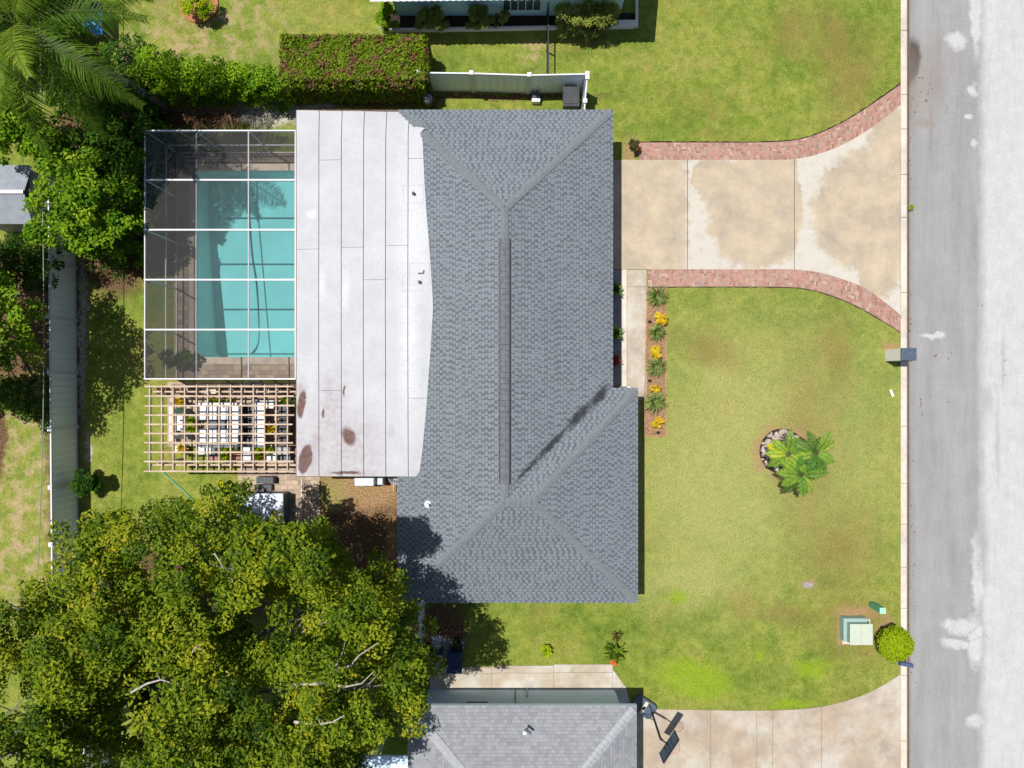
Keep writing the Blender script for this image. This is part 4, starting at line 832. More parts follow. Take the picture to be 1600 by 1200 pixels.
cc3 = [((1222, 707), (1231, 709), 2.0), ((1272, 716), (1275, 707), 2.4), ((1246, 736), (1250, 741), 2.1)]
labs = ['left palm of the three-palm cluster, beside the white rocks', 'right palm of the cluster in the front lawn, nearest the road', 'lowest palm of the three-palm cluster in the front lawn']
for (b0, c0, z), lb, s_ in zip(cc3, labs, (0, 1, 2)):
    q = P(*b0, 0); tp = (*P(*c0, z), z); fr_ = []
    for i in range(8):
        fr_.append((i*.785+s_*.4+random.uniform(-.15, .15), math.radians(random.uniform(12, 50)), random.uniform(.85, 1.2), random.uniform(1.0, 1.6), random.choice((.2, .3, .4, .5, .6, .75))))
    if s_ == 0: fr_.append((math.radians(155), .35, .95, 1.4, 1.1))
    if s_ == 2: fr_.append((math.radians(10), .3, 1.3, 1.2, 1.0)); fr_.append((math.radians(245), .1, 1.3, 1.6, .0))
    palm_tree('garden_palm', lb, q, tp, fr_, 'palm2', .07, .31, .046, 22, group='palms in the rock ring of the front lawn')
# rock ring bed
bed = MB(); q = P(1222, 705); bed.lathe((q[0], q[1], 0), [(.99, 0), (.99, .02), (0.01, .03)], 28); bo = bed.build('rock_bed', M['darksoil']); struct(bo)
rk = MB()
for i in range(230):
    a = random.random()*6.283; r_ = math.sqrt(random.random())*.93; s_ = random.uniform(.04, .11)
    pts = [(.3, 0), (1, .3), (.8, .9), (.2, 1.1)]; rk.lathe((q[0]+r_*math.cos(a), q[1]+r_*math.sin(a), .01), [(s_*u, s_*v) for u, v in pts], 6, sx=random.uniform(.7, 1.3), sy=random.uniform(.7, 1.2))
tag(rk.build('white_rocks', M['limestone']), 'loose pale rocks filling the ring under the palms', 'rocks', kind='stuff')
# front bed
fb = MB(); fb.prism([P(1011, 449.5), P(1040, 449.5), P(1040, 681), P(1006, 681), P(1008, 560)], -.03, .02); struct(fb.build('flower_bed', M['soil']))
fe = MB()
for a, b in (((1040, 449), (1040, 681)), ((1040, 681), (1006, 681)), ((1011, 449), (1006, 681))): fe.bar((*P(*a), .03), (*P(*b), .03), .05, .07)
tag(fe.build('bed_edging', M['edging']), 'thin terracotta border strip around the front flower bed', 'edging')
for (x, y, lb) in ((1015, 503, 'small dark stone beside the topmost yellow croton'), (1015, 595, 'small dark stone between the second spiky plant and the roof corner'), (1028, 676, 'small dark stone at the lower end of the front bed')):
    s_ = MB(); q = P(x, y); s_.lathe((q[0], q[1], .015), [(.05, 0), (.09, .04), (.06, .09), (.01, .1)], 8, sy=.8); tag(s_.build('stone', M['darksoil']), lb, 'stone')

# ------------------------------------------------------------------ FENCES
def vinyl_fence(name, label, pts, ht=1.83, posts=None):
    t = thing(name, label, 'fence', (pts[0][0], pts[0][1], 0))
    for a, b in zip(pts[:-1], pts[1:]):
        pn = MB(); d = Vector(b)-Vector(a); L = d.length; n = max(2, int(L/.28)); u = d/L; nrm = Vector((-u.y, u.x))
        for i in range(n):
            p0 = Vector(a)+u*(L*i/n+.004); p1 = Vector(a)+u*(L*(i+1)/n-.004); pn.bar((p0.x, p0.y, .95), (p1.x, p1.y, .95), .03, 1.62)
        o = pn.build('panel', M['vinyl'], t)
        rl = MB(); rl.bar((*a, ht-.045), (*b, ht-.045), .055, .09); rl.build('rail', M['white'], t); rl = MB(); rl.bar((*a, .12), (*b, .12), .055, .14); rl.build('rail', M['white'], t)
    for p in pts:
        ps = MB(); ps.box((p[0], p[1], (ht)/2+.02), (.13, .13, ht+.04)); po = ps.build('post', M['white'], t)
        cp_ = MB(); cp_.box((p[0], p[1], ht+.06), (.17, .17, .04)); cp_.box((p[0], p[1], ht+.09), (.1, .1, .03)); cp_.build('post_cap', M['white'], po)
    return t
fy = [240, 325, 412, 497, 582, 669, 758, 845, 932]
lf = [((-19.06+.00025*(y-240)), P(0, y, 1.2)[1]) for y in fy]
vinyl_fence('vinyl_fence', 'long tall pale vinyl fence along the left side of the rear lawn', lf)
vinyl_fence('vinyl_fence', 'short stretch of pale fence under the big tree near the bottom edge', [(-17.6, -14.2), (-17.6, -16.6), (-17.6, -19)])
tf = [P(653, 113, 1.85), P(736.5, 114, 1.85), P(827, 117, 1.85), P(917.5, 115, 1.85)]
vinyl_fence('vinyl_fence', 'white vinyl fence between the main house and the upper lawn', tf)
vinyl_fence('vinyl_fence', 'short white fence return between the black bin and the upper lawn', [(tf[3][0], tf[3][1]-.16), P(914, 158, 1.85), (P(912, 0, 1.85)[0], 10.6)])
vinyl_fence('vinyl_fence', 'short white fence panel below the roof, beside the two side bins', [(-3.83, -8.35), (-3.83, P(0, 1004, 1.85)[1])])
# black chain fence of the neighbour
t = thing('metal_fence', 'thin black metal fence running from the pale blue house to the white fence', 'fence', (1.5, 14, 0))
x_ = 1.52; mb = MB(); mb.bar((x_, 16.0, 1.22), (x_, 13.0, 1.22), .05, .05); mb.build('rail', M['black'], t); mb = MB(); mb.bar((x_, 16.0, .1), (x_, 13.0, .1), .03, .03); mb.build('rail', M['black'], t)
for y in (13.1, 14.5, 15.9): mb = MB(); mb.tube([(x_, y, 0), (x_, y, 1.28)], .03, 8); mb.build('post', M['black'], t)
mb = MB()
for i in range(24): y = 13.05+i*.125; mb.tube([(x_, y, .1), (x_, y, 1.2)], .008, 4)
mb.build('bars', M['black'], t)

# ------------------------------------------------------------------ POOL CAGE
cz = 2.75; cg = thing('pool_cage', 'white-framed screen enclosure over the pool', 'screen enclosure', (P(225, 0, cz)[0], 5, 0))
bys = [P(0, y, cz)[1] for y in (204, 281, 359, 437, 515, 592)]; bxs = [P(x, 0, cz)[0] for x in (226, 306.5, 388, 461)]
for i, y in enumerate(bys):
    mb = MB(); mb.box(((bxs[0]+bxs[3])/2, y, cz-.05), (bxs[3]-bxs[0]+.05, .055 if 0 < i < 5 else .045, .13)); mb.build('beam', M['alu'], cg)
for i, x in enumerate(bxs):
    mb = MB()
    for a, b in zip(bys[:-1], bys[1:]): mb.box((x, (a+b)/2, cz-.03), (.042, abs(a-b)-.056, .05))
    mb.build('purlin', M['alu'], cg) if i != 1 else mb.build('purlin', M['grey'], cg)
for i, y in enumerate(bys):
    mb = MB(); mb.box((bxs[0], y, (cz-.12)/2), (.05, .05, cz-.12)); mb.build('post', M['alu'], cg)
for yy in (bys[0], bys[-1]):
    for x in bxs[1:]: mb = MB(); mb.box((x, yy, (cz-.12)/2), (.05, .05, cz-.12)); mb.build('post', M['alu'], cg)
mb = MB()
for z in (1.02, .06):
    for a, b in zip(bys[:-1], bys[1:]): mb.box((bxs[0], (a+b)/2, z), (.045, abs(a-b)-.055, .05))
    for yy in (bys[0], bys[-1]):
        for a, b in zip(bxs[:-1], bxs[1:]): mb.box(((a+b)/2, yy, z), (abs(b-a)-.055, .045, .05))
mb.build('rail', M['alu'], cg)
for j in range(5):
    for i in range(3):
        mb = MB(); mb.face([(bxs[i], bys[j+1], cz), (bxs[i+1], bys[j+1], cz), (bxs[i+1], bys[j], cz), (bxs[i], bys[j], cz)]); mb.build('screen_panel', M['screen'], cg)
    mb = MB(); mb.face([(bxs[0], bys[j+1], .05), (bxs[0], bys[j], .05), (bxs[0], bys[j], cz-.1), (bxs[0], bys[j+1], cz-.1)]); mb.build('screen_panel', M['screen2'], cg)
for yy in (bys[0], bys[-1]):
    for i in range(3): mb = MB(); mb.face([(bxs[i], yy, .05), (bxs[i+1], yy, .05), (bxs[i+1], yy, cz-.1), (bxs[i], yy, cz-.1)]); mb.build('screen_panel', M['screen'], cg)

# ------------------------------------------------------------------ PERGOLA and the things below
pz = 2.4; pg = thing('pergola', 'open wooden lattice pergola over the patio beside the pool cage', 'pergola', (P(345, 0, pz)[0], P(0, 670, pz)[1], 0))
hy = [603.4, 619, 634, 648.5, 663, 677.5, 692, 706.7, 721, 736.5]; vx = [235, 253.5, 271.5, 289.5, 308, 325.5, 343.5, 361, 378, 396.6, 414, 432, 450]
for i, y in enumerate(hy):
    Y = P(0, y, pz)[1]; xa, xc = P(226.5-i*.15, 0, pz)[0], P(459+random.uniform(-2, 1.5), 0, pz)[0]; mb = MB(); mb.bar((xa, Y+random.uniform(-.01, .01), pz), (xc, Y+random.uniform(-.01, .01), pz), .062, .062); mb.build('rafter', M['wood'], pg)
for x in vx:
    mb = MB(); X = P(x, 0, pz-.1)[0]; mb.bar((X, P(0, 601, pz)[1], pz-.092), (X+random.uniform(-.01, .01), P(0, 737, pz)[1], pz-.092), .045, .12); mb.build('lattice_slat', M['wood'], pg)
for y in (612, 726):
    mb = MB(); Y = P(0, y, pz-.25)[1]; mb.box((P(345, 0, pz)[0], Y, pz-.24), (P(460, 0, pz)[0]-P(229, 0, pz)[0], .06, .17)); mb.build('beam', M['wood'], pg)
    for x in (240, 345, 452): mb = MB(); mb.box((P(x, 0, pz)[0], Y, (pz-.33)/2), (.1, .1, pz-.33)); mb.build('post', M['wood'], pg)
PG = 'potted plants under the pergola'
def potted(px, py, mat, pot, lb, r_=.28, h=.55, kind='blades'):
    x, y = P(px, py, .4); t = thing('potted_plant', lb, 'potted plant', (x, y, 0), PG); mb = MB(); mb.lathe((x, y, .02), [(.11, 0), (.17, .26), (.19, .28), (.16, .28), (.14, .22)], 14); mb.build('pot', M[pot], t)
    blades('', '', 0, 0, 0, r_, h-.25, 40, mat, Wd=.07, parent=t, base=.25, loc=(x, y)); return t
for a in ((299, 657, 'lime', 'white', 'leafy potted plant at the left end of the upper white sofa'), (299, 670, 'lime', 'white', 'leafy potted plant at the left end between the white sofas'), (333, 628, 'lime', 'terracotta', 'round yellow-green potted plant behind the upper white sofa'), (350, 628, 'blade', 'terracotta', 'potted plant right of the round yellow-green one'), (446, 627, 'lime', 'blackp', 'potted plant in the upper right corner of the pergola'), (456, 628, 'blade', 'blackp', 'slim potted plant nearest the roof at the upper right of the pergola'), (423, 669, 'yellow', 'pinkc', 'yellow-flowered potted plant among the right-hand chairs'), (350, 702, 'lime', 'white', 'large leafy potted plant below the lower white sofa'), (366, 702, 'blade', 'terracotta', 'small plant right of the large leafy one below the sofa'), (350, 714, 'lime', 'terracotta', 'leafy potted plant in the bottom row, left one'), (402, 700, 'lime', 'grey', 'bushy potted plant below the black chairs'), (403, 713, 'lime', 'terracotta', 'bushy potted plant in the bottom row, centre right'), (279, 628, 'yellow', 'blackp', 'yellow-flowered pot at the upper left under the pergola'), (284, 702, 'yellow', 'blackp', 'small yellow potted flower at the lower left under the pergola'), (420, 702, 'lime', 'white', 'yellow-green potted plant in the white planter at lower right')):
    potted(*a)
def sofa(px, py, lb, L, rot):
    x, y = P(px, py, .5); t = thing('outdoor_sofa', lb, 'sofa', (x, y, 0), 'white outdoor sofas under the pergola'); s = rot
    mb = MB(); mb.box((x, y, .2), (L, .75, .24)); mb.build('frame', M['white'], t, bevel=.02)
    for i in range(3): mb = MB(); mb.box((x-L/3+i*L/3, y-.05*s, .39), (L/3-.03, .62, .13)); mb.build('cushion', M['white'], t, bevel=.03)
    mb = MB(); mb.box((x, y+.33*s, .55), (L, .12, .45)); mb.build('backrest', M['white'], t, bevel=.03)
    for sg in (-1, 1): mb = MB(); mb.box((x+sg*(L/2+.05), y, .42), (.1, .75, .3)); mb.build('armrest', M['white'], t, bevel=.02)
sofa(342, 643, 'white outdoor sofa nearer the pool cage under the pergola', 1.75, 1); sofa(342, 684, 'white outdoor sofa farther from the pool under the pergola', 1.75, -1)
def table(px, py, wx, wy, h, lb, mt, name='coffee_table', cat='table', legm='black', group=None):
    x, y = P(px, py, h); t = thing(name, lb, cat, (x, y, 0), group); mb = MB(); mb.box((x, y, h), (wx, wy, .04)); mb.build('tabletop', M[mt], t, bevel=.01)
    for sx in (-1, 1):
        for sy in (-1, 1): mb = MB(); mb.box((x+sx*(wx/2-.05), y+sy*(wy/2-.05), h/2-.01), (.05, .05, h-.02)); mb.build('leg', M[legm], t)
    return t
table(338, 663, .75, .5, .42, 'dark low table between the two white sofas', 'slate'); table(364, 663, .5, .75, .42, 'white low side table between the sofas on the right', 'white', legm='white')
def chair(px, py, lb, rz, mt='blackp'):
    x, y = P(px, py, .5); t = thing('patio_chair', lb, 'chair', (x, y, 0), 'black patio chairs under the pergola'); R_ = Matrix.Rotation(rz, 3, 'Z')
    def bx_(nm, c, d_):
        mb = MB(); v = R_ @ Vector(c); mb.box((x+v.x, y+v.y, v.z), d_, rz); mb.build(nm, M[mt], t)
    bx_('seat', (0, 0, .43), (.5, .5, .06)); bx_('backrest', (0, .25, .72), (.48, .05, .5))
    for sx in (-1, 1):
        bx_('armrest', (sx*.27, 0, .65), (.05, .48, .04))
        for sy in (-1, 1): bx_('leg', (sx*.22, sy*.21, .2), (.045, .045, .4))
chair(390, 642, 'black patio chair in the column right of the sofas, topmost', 1.57); chair(390, 657, 'black patio chair in the column right of the sofas, second from top', 1.57); chair(390, 672, 'black patio chair in the column right of the sofas, third from top', 1.57); chair(388, 686, 'black patio chair in the column right of the sofas, lowest', 1.57)
chair(444, 642, 'black patio chair near the white roof, topmost', -1.57); chair(444, 657, 'black patio chair near the white roof, second from top', -1.57); chair(444, 671, 'black patio chair near the white roof, third from top', -1.57); chair(444, 685, 'black patio chair near the white roof, lowest', -1.57)
table(405, 664, .45, 1.9, .7, 'long narrow pale table right of the black chairs', 'paper', 'dining_table', 'table', 'white')
bn = MB(); q = P(268, 662, .4); 
t = thing('bench', 'long cream bench at the left end of the pergola patio', 'bench', (q[0], q[1], 0)); mb = MB(); mb.box((q[0], q[1], .42), (.2, 1.5, .05)); mb.build('seat', M['kerb'], t)
for s_ in (-1, 1): mb = MB(); mb.box((q[0], q[1]+s_*.6, .2), (.16, .08, .39)); mb.build('leg', M['kerb'], t)
table(283, 660, .35, .7, .5, 'white side table between the cream bench and the sofas', 'white', 'side_table', 'table', 'white')
def parasol(px, py, lb, m1):
    x, y = P(px, py, .8); mb = MB(); t = thing('folded_umbrella', lb, 'umbrella', (x, y, 0)); mb.lathe((x, y, .3), [(.03, 0), (.16, .15), (.1, .7), (.02, 1.0)], 8); mb.build('canopy', M[m1], t); mb = MB(); mb.tube([(x, y, 0), (x, y, .35)], .02, 8); mb.lathe((x, y, 0), [(.2, 0), (.2, .05), (.02, .07)], 12); mb.build('pole', M['grey'], t)
parasol(278, 642, 'pale teal folded umbrella at the upper left of the pergola patio', 'mint'); parasol(281, 681, 'white folded umbrella at the lower left of the pergola patio', 'white')
CG = 'planter boxes along the upper edge of the pergola'
for i, (px, m1, lb) in enumerate(((252, 'wood2', 'dark brown planter box at the far left under the pergola'), (275, 'wood', 'tan planter box second from left along the cage wall'), (300, 'wood', 'tan planter box left of the bright white one'), (330, 'kerb', 'bright white planter box along the cage wall'), (350, 'wood', 'tan planter box just right of the bright white one'), (371, 'wood', 'tan planter box with one dark hole'), (390, 'coping', 'beige planter box below the coiled hose'), (409, 'coping', 'beige planter box fourth from the roof'), (427, 'kerb', 'pale planter box near the roof'), (446, 'wood2', 'brown planter box nearest the white roof'))):
    x, y = P(px, 611, .3); t = thing('planter_box', lb, 'planter', (x, y, 0), CG); mb = MB()
    for s_ in (-1, 1): mb.box((x, y+s_*.14, .17), (.42, .03, .3)); mb.box((x+s_*.195, y, .17), (.03, .25, .3))
    mb.build('box', M[m1], t); mb = MB(); mb.box((x, y, .14), (.36, .25, .2)); mb.build('soil', M['darksoil'] if i not in (3,) else M['kerb'], t)
mb = MB(); q = P(395, 600, .5); 
for k in range(5): mb.tube([(q[0]+(.26+.01*k)*math.cos(a*.314), q[1]-.1, .38+(.26+.01*k)*math.sin(a*.314)+.0) for a in range(21)], .015, 5, cap=False) if False else mb.tube([(q[0]+(.22+.015*k)*math.cos(a*.314), q[1]-.12+(.22+.015*k)*math.sin(a*.314), .06+.03*k) for a in range(21)], .015, 5, cap=False)
tag(mb.build('coiled_hose', M['grey']), 'coiled grey hose between the pool cage and the pergola', 'hose')
for (px, py, m1, lb, dx, dy, hh) in ((283, 702, 'paper', 'white tray with dark shadow at lower left of the pergola', .5, .25, .1), (320, 702, 'white', 'white cabinet below the lower sofa', .5, .4, .5), (336, 704, 'slate', 'dark cabinet right of the white one below the sofa', .25, .4, .5), (385, 700, 'cover', 'pale blue storage box in the bottom row of the pergola', .45, .3, .35), (386, 714, 'cover', 'pale blue storage box nearest the red brick path', .4, .25, .3), (425, 714, 'white', 'white planter chest in the bottom row of the pergola', .4, .3, .35), (443, 704, 'grey', 'grey table-like chest at the bottom right of the pergola', .5, .35, .4), (446, 716, 'slate', 'dark storage chest at the lower right under the pergola', .4, .25, .35), (417, 632, 'white', 'white cabinet in the top row right of the black chairs', .55, .3, .6), (400, 630, 'slate', 'dark blue-grey cabinet in the top row', .35, .3, .55)):
    x, y = P(px, py, hh); t = thing('storage_box', lb, 'storage box', (x, y, 0)); mb = MB(); mb.box((x, y, hh/2), (dx, dy, hh)); mb.build('body', M[m1], t, bevel=.015); mb = MB(); mb.box((x, y, hh+.018), (dx+.04, dy+.04, .03)); mb.build('lid', M[m1], t, bevel=.01)

# hot tub with folded cover, steps
hzz = .92; ax, ay = P(369, 771, hzz); bx2, by2 = P(443, 771, hzz); tx = (ax+bx2)/2; tw = bx2-ax; ty = ay-tw/2
t = thing('hot_tub', 'square hot tub with white-blue cover beneath the edge of the big tree', 'hot tub', (tx, ty, 0)); mb = MB(); mb.box((tx, ty, .42), (tw-.08, tw-.08, .84)); mb.build('cabinet', M['slate'], t, bevel=.05)
for s_ in (-1, 1):
    mb = MB(); mb.box((tx+s_*tw/4, ty, hzz-.03), (tw/2-.015, tw, .10)); mb.build('cover', M['cover'], t, bevel=.04)
tp = MB(); q0 = P(367, 775, .97); n = 7
vs = [(q0[0]+.02+.09*i, q0[1]-.02-.10*j-.06*i, .985+.012*math.sin(i*1.7+j*2.1)) for j in range(n) for i in range(6) ]
tp._add(vs, [(j*6+i, j*6+i+1, (j+1)*6+i+1, (j+1)*6+i) for j in range(n-1) for i in range(5)][::1]); o = tp.build('tarp', M['blue']); sm = o.modifiers.new('s', 'SOLIDIFY'); sm.thickness = .01; tag(o, 'crumpled blue tarp on the upper left corner of the hot tub cover', 'tarp')
for (px, py, hh, lb) in ((413.5, 750.5, .45, 'upper grey ribbed spa step next to the pergola'), (411, 762, .25, 'lower grey ribbed spa step touching the hot tub')):
    x, y = P(px, py, hh); t = thing('spa_step', lb, 'step', (x, y, 0), 'grey spa steps'); mb = MB(); mb.box((x, y, hh/2), (.74, .27, hh)); mb.build('base', M['wicker'], t, bevel=.02)
    mb = MB()
    for i in range(9): mb.box((x-.32+.08*i, y, hh+.008), (.05, .24, .014))
    mb.build('tread', M['wicker'], t)
# pale cabinet and basin by the flat roof
x, y = P(570, 748, .8); t = thing('equipment_cabinet', 'pale grey rounded cabinet half under the white roof edge', 'cabinet', (x, y, 0)); mb = MB(); mb.box((x-.02, y+.1, .4), (.88, .85, .8)); mb.build('body', M['cover'], t, bevel=.08); mb = MB(); mb.box((x-.02, y+.1, .82), (.80, .8, .04)); mb.build('lid', M['cover'], t, bevel=.015)
x, y = P(594, 748, .7); t = thing('air_conditioner', 'small pale box unit between the grey cabinet and the main roof', 'box unit', (x, y, 0)); mb = MB(); mb.box((x, y+.1, .36), (.26, .75, .72)); mb.build('body', M['grey'], t, bevel=.03); mb = MB(); mb.box((x, y+.1, .735), (.2, .65, .02)); mb.build('top', M['cover'], t)
x, y = P(613, 752, .4); t = thing('wheelbarrow', 'grey tray leaning in the gap beside the main roof corner', 'wheelbarrow', (x, y, 0)); mb = MB(); mb.lathe((x+.1, y+.3, .1), [(.3, 0), (.42, .3), (.45, .31), (.40, .28), (.28, .03)], 16, sx=.7); mb.build('tray', M['grey'], t); mb = MB(); mb.tube([(x+.05, y, .35), (x+.02, y-.45, .3)], .02, 6); mb.build('handle', M['kerb'], t)

# ------------------------------------------------------------------ BINS
def wheelie(px, py, z, wx, wy, body, lid, lb, rz=0, hinge=1):
    x, y = P(px, py, z); t = thing('wheelie_bin', lb, 'trash bin', (x, y, 0)); h = z
    mb = MB(); n0 = [(x+sx*wx*.40, y+sy*wy*.40, .04) for sx, sy in ((-1, -1), (1, -1), (1, 1), (-1, 1))]; n1 = [(x+sx*wx*.47, y+sy*wy*.47, h-.08) for sx, sy in ((-1, -1), (1, -1), (1, 1), (-1, 1))]
    mb._add(n0+n1, [(3, 2, 1, 0), (4, 5, 6, 7), (0, 1, 5, 4), (1, 2, 6, 5), (2, 3, 7, 6), (3, 0, 4, 7)]); mb.build('body', M[body], t, bevel=.03)
    mb = MB(); mb.box((x, y, h-.05), (wx, wy, .05)); mb.box((x, y-.02*hinge, h-.015), (wx*.8, wy*.72, .03)); mb.build('lid', M[lid], t, bevel=.02)
    mb = MB(); mb.tube([(x-wx*.38, y+hinge*(wy/2+.04), h-.07), (x+wx*.38, y+hinge*(wy/2+.04), h-.07)], .018, 8); mb.build('handle', M[body], t)
    for s_ in (-1, 1): mb = MB(); mb.tube([(x+s_*wx*.42-.03, y+hinge*wy*.42, .11), (x+s_*wx*.42+.03, y+hinge*wy*.42, .11)], .11, 14); mb.build('wheel', M['black'], t)
wheelie(892.5, 150, 1.1, .70, .84, 'blackp', 'blackp', 'black wheeled bin in the corner of the white fence above the roof')
wheelie(677, 1038, 1.05, .68, .74, 'navy', 'grey', 'blue wheeled bin with a grey lid beside the short fence'); wheelie(710, 1037, 1.05, .64, .9, 'navy', 'navy', 'dark navy wheeled bin right of the grey-lidded one')
x, y = P(668, 152, .8); t = thing('round_bin', 'round dark bin with a crumpled grey bag at the left end of the white fence', 'trash can', (x, y, 0)); mb = MB(); mb.lathe((x, y, 0), [(.19, 0), (.25, .8), (.27, .82), (.24, .8), (.22, .7)], 20); mb.build('body', M['blackp'], t, smooth=True)
mb = MB(); mb.lathe((x, y, .68), [(.22, 0), (.2, .12), (.1, .17), (.02, .15)], 9); mb.build('bag', M['grey'], t)
x, y = P(837.5, 153, .3); t = thing('utility_box', 'small dark box with a white lid at the foot of the white fence', 'box', (x, y, 0)); mb = MB(); mb.box((x, y+.12, .2), (.32, .22, .4)); mb.build('body', M['slate'], t, bevel=.01); mb = MB(); mb.box((x, y-.09, .16), (.36, .16, .32)); mb.build('front', M['white'], t, bevel=.01)
x, y = P(668, 1009, .4); t = thing('clay_pot', 'brown clay pot beside the short white fence near the bins', 'pot', (x, y, 0)); mb = MB(); mb.lathe((x, y, 0), [(.14, 0), (.2, .35), (.22, .36), (.19, .35), (.16, .28)], 16); mb.build('pot', M['terracotta'], t); mb = MB(); mb.lathe((x, y, .27), [(.16, 0), (.1, .02), (.01, .03)], 12); mb.build('soil', M['darksoil'], t)
ss = MB(); ss.prism([P(690, 998), P(704, 998), P(704, 1016), P(690, 1016)], 0, .05); tag(ss.build('stepping_stone', M['grey']), 'grey stepping stone slab between the bins, nearer the house', 'stepping stone'); ss = MB(); ss.prism([P(690, 1017), P(702, 1017), P(698, 1032), P(690, 1032)], 0, .05); tag(ss.build('stepping_stone', M['grey']), 'grey tapered slab between the two side bins', 'stepping stone')
rk = MB()
for i in range(70):
    q = P(random.uniform(673, 690), random.uniform(995, 1012)) if i < 40 else P(random.uniform(704, 724), random.uniform(1000, 1016)); s_ = random.uniform(.03, .08); rk.lathe((q[0], q[1], 0), [(s_*.4, 0), (s_, s_*.4), (s_*.6, s_), (.01, s_)], 6)
tag(rk.build('white_rocks', M['paper']), 'loose white rocks around the side bins', 'rocks', kind='stuff')

# ------------------------------------------------------------------ STREET FURNITURE
mz_ = 1.37; x, y = P(1420.5, 553.5, mz_); t = thing('mailbox_pillar', 'square white stucco mailbox pillar with a slate-blue cap at the kerb', 'mailbox', (x, y, 0)); mb = MB(); mb.box((x, y, .64), (.56, .50, 1.28)); mb.build('pillar', M['stucco'], t, bevel=.01); mb = MB(); mb.box((x, y, mz_-.03), (.62, .53, .09)); mb.build('cap', M['slate'], t, bevel=.02); mb = MB(); mb.box((x, y-.27, 1.05), (.2, .04, .22)); mb.build('mailbox_door', M['black'], t); mb = MB(); mb.box((x+.2, y-.28, 1.15), (.03, .03, .16)); mb.build('flag', M['orange'], t)
mb = MB(); xm, ym = P(1410, 1037.5, 1.0); t = thing('curbside_mailbox', 'small blue-black mailbox on a post below the round bush', 'mailbox', (xm-.2, ym+.05, 0))
mb.tube([(xm-.25, ym+.1, 0), (xm-.25, ym+.1, .95)], .045, 8); mb.build('post', M['black'], t)
mb = MB(); R_ = Matrix.Rotation(-.2, 3, 'Z'); prof = [(-.085, 0), (.085, 0), (.085, .12), (.06, .18), (0, .205), (-.06, .18), (-.085, .12)]; vs = []
for sx in (-.28, .28):
    for (u, v) in prof: q = R_ @ Vector((sx, u, v)); vs.append((xm+.12+q.x, ym+q.y, .95+q.z))
mb._add(vs, [tuple(range(7))[::-1], tuple(range(7, 14))]+[(i, (i+1) % 7, 7+(i+1) % 7, 7+i) for i in range(7)]); mb.build('box', M['navy'] if False else simple('mailbox_blue', (.09, .12, .22), .4), t)
# transformer cabinet
tz = .75; a = P(1328, 975, tz); b = P(1364, 1008, tz); x, y = (a[0]+b[0])/2, (a[1]+b[1])/2; t = thing('transformer_cabinet', 'pale green utility cabinet with a two-part lid on the front lawn', 'utility cabinet', (x, y, 0))
mb = MB(); w_, h_ = b[0]-a[0], a[1]-b[1]; mb.prism([(x-w_/2-.10, y-h_/2+.02), (x+w_/2-.05, y-h_/2+.02), (x+w_/2-.05, y+h_/2+.12), (x-w_/2-.10, y+h_/2+.12)], 0, .4); mb.box((x-.02, y+.01, .5), (w_-.10, h_-.08, .46)); mb.build('body', M['greycream'], t, bevel=.02)
for s_ in (-1, 1): mb = MB(); mb.box((x+s_*w_/4, y, tz-.02), (w_/2-.006, h_, .05)); mb.build('lid', M['cream'], t, bevel=.012)
mb = MB(); mb.box((x, y-h_/2-.0, .62), (.10, .03, .05)); mb.build('latch', M['grey'], t)
pd = MB(); pp = (P(1315, 967), P(1359, 1006)); pd.prism([pp[0], (pp[1][0], pp[0][1]), pp[1], (pp[0][0], pp[1][1])], -.05, .05); tag(pd.build('concrete_pad', M['coping']), 'brownish concrete pad under the pale green cabinet', 'pad')
x, y = P(1379.5, 954.5, .95); t = thing('telecom_pedestal', 'small square green pedestal with a mint cap on the front lawn', 'utility pedestal', (x, y, 0)); mb = MB(); mb.box((x, y, .45), (.24, .24, .9)); mb.build('body', M['green'], t, bevel=.01); mb = MB(); mb.box((x, y, .93), (.26, .26, .06)); mb.build('cap', M['mint'], t, bevel=.015)
mb = MB(); x, y = P(1262, 914); mb.lathe((x, y, 0), [(.17, 0), (.17, .02), (.14, .025)], 16, sx=1.4, sy=.8); tag(mb.build('valve_cover', M['pinkc']), 'small purple-grey valve cover flush in the front lawn', 'valve cover')
mb = MB(); x, y = P(1392, 614); mb.tube([(x-.06, y+.15, .06), (x+.06, y-.15, .06)], .055, 10); tag(mb.build('rolled_newspaper', M['paper']), 'rolled white newspaper lying on the lawn near the kerb', 'newspaper')
lt = MB()
for (cx_, cy_, sx_, sy_, n_) in ((1455, 556, 12, 4, 8), (1437, 635, 4, 6, 7), (1440, 150, 12, 20, 14), (1560, 560, 25, 30, 3), (1455, 610, 30, 30, 4), (1424, 900, 3, 120, 16), (1422, 400, 2, 200, 20)):
    for _ in range(n_):
        q = P(random.gauss(cx_, sx_), random.gauss(cy_, sy_), -.13); s_ = random.uniform(.02, .045)
        lt.box((q[0], q[1], -.118), (s_*2, s_, .012), random.random()*3)
tag(lt.build('leaf_litter', M['wood2']), 'scattered brown leaf litter along the gutter and road', 'leaf litter', kind='stuff')
blades('grass_tuft', 'thin green grass tuft growing in the gutter beside the driveway', 1421, 325, -.1, .16, .12, 60, 'lime', Wd=.02)
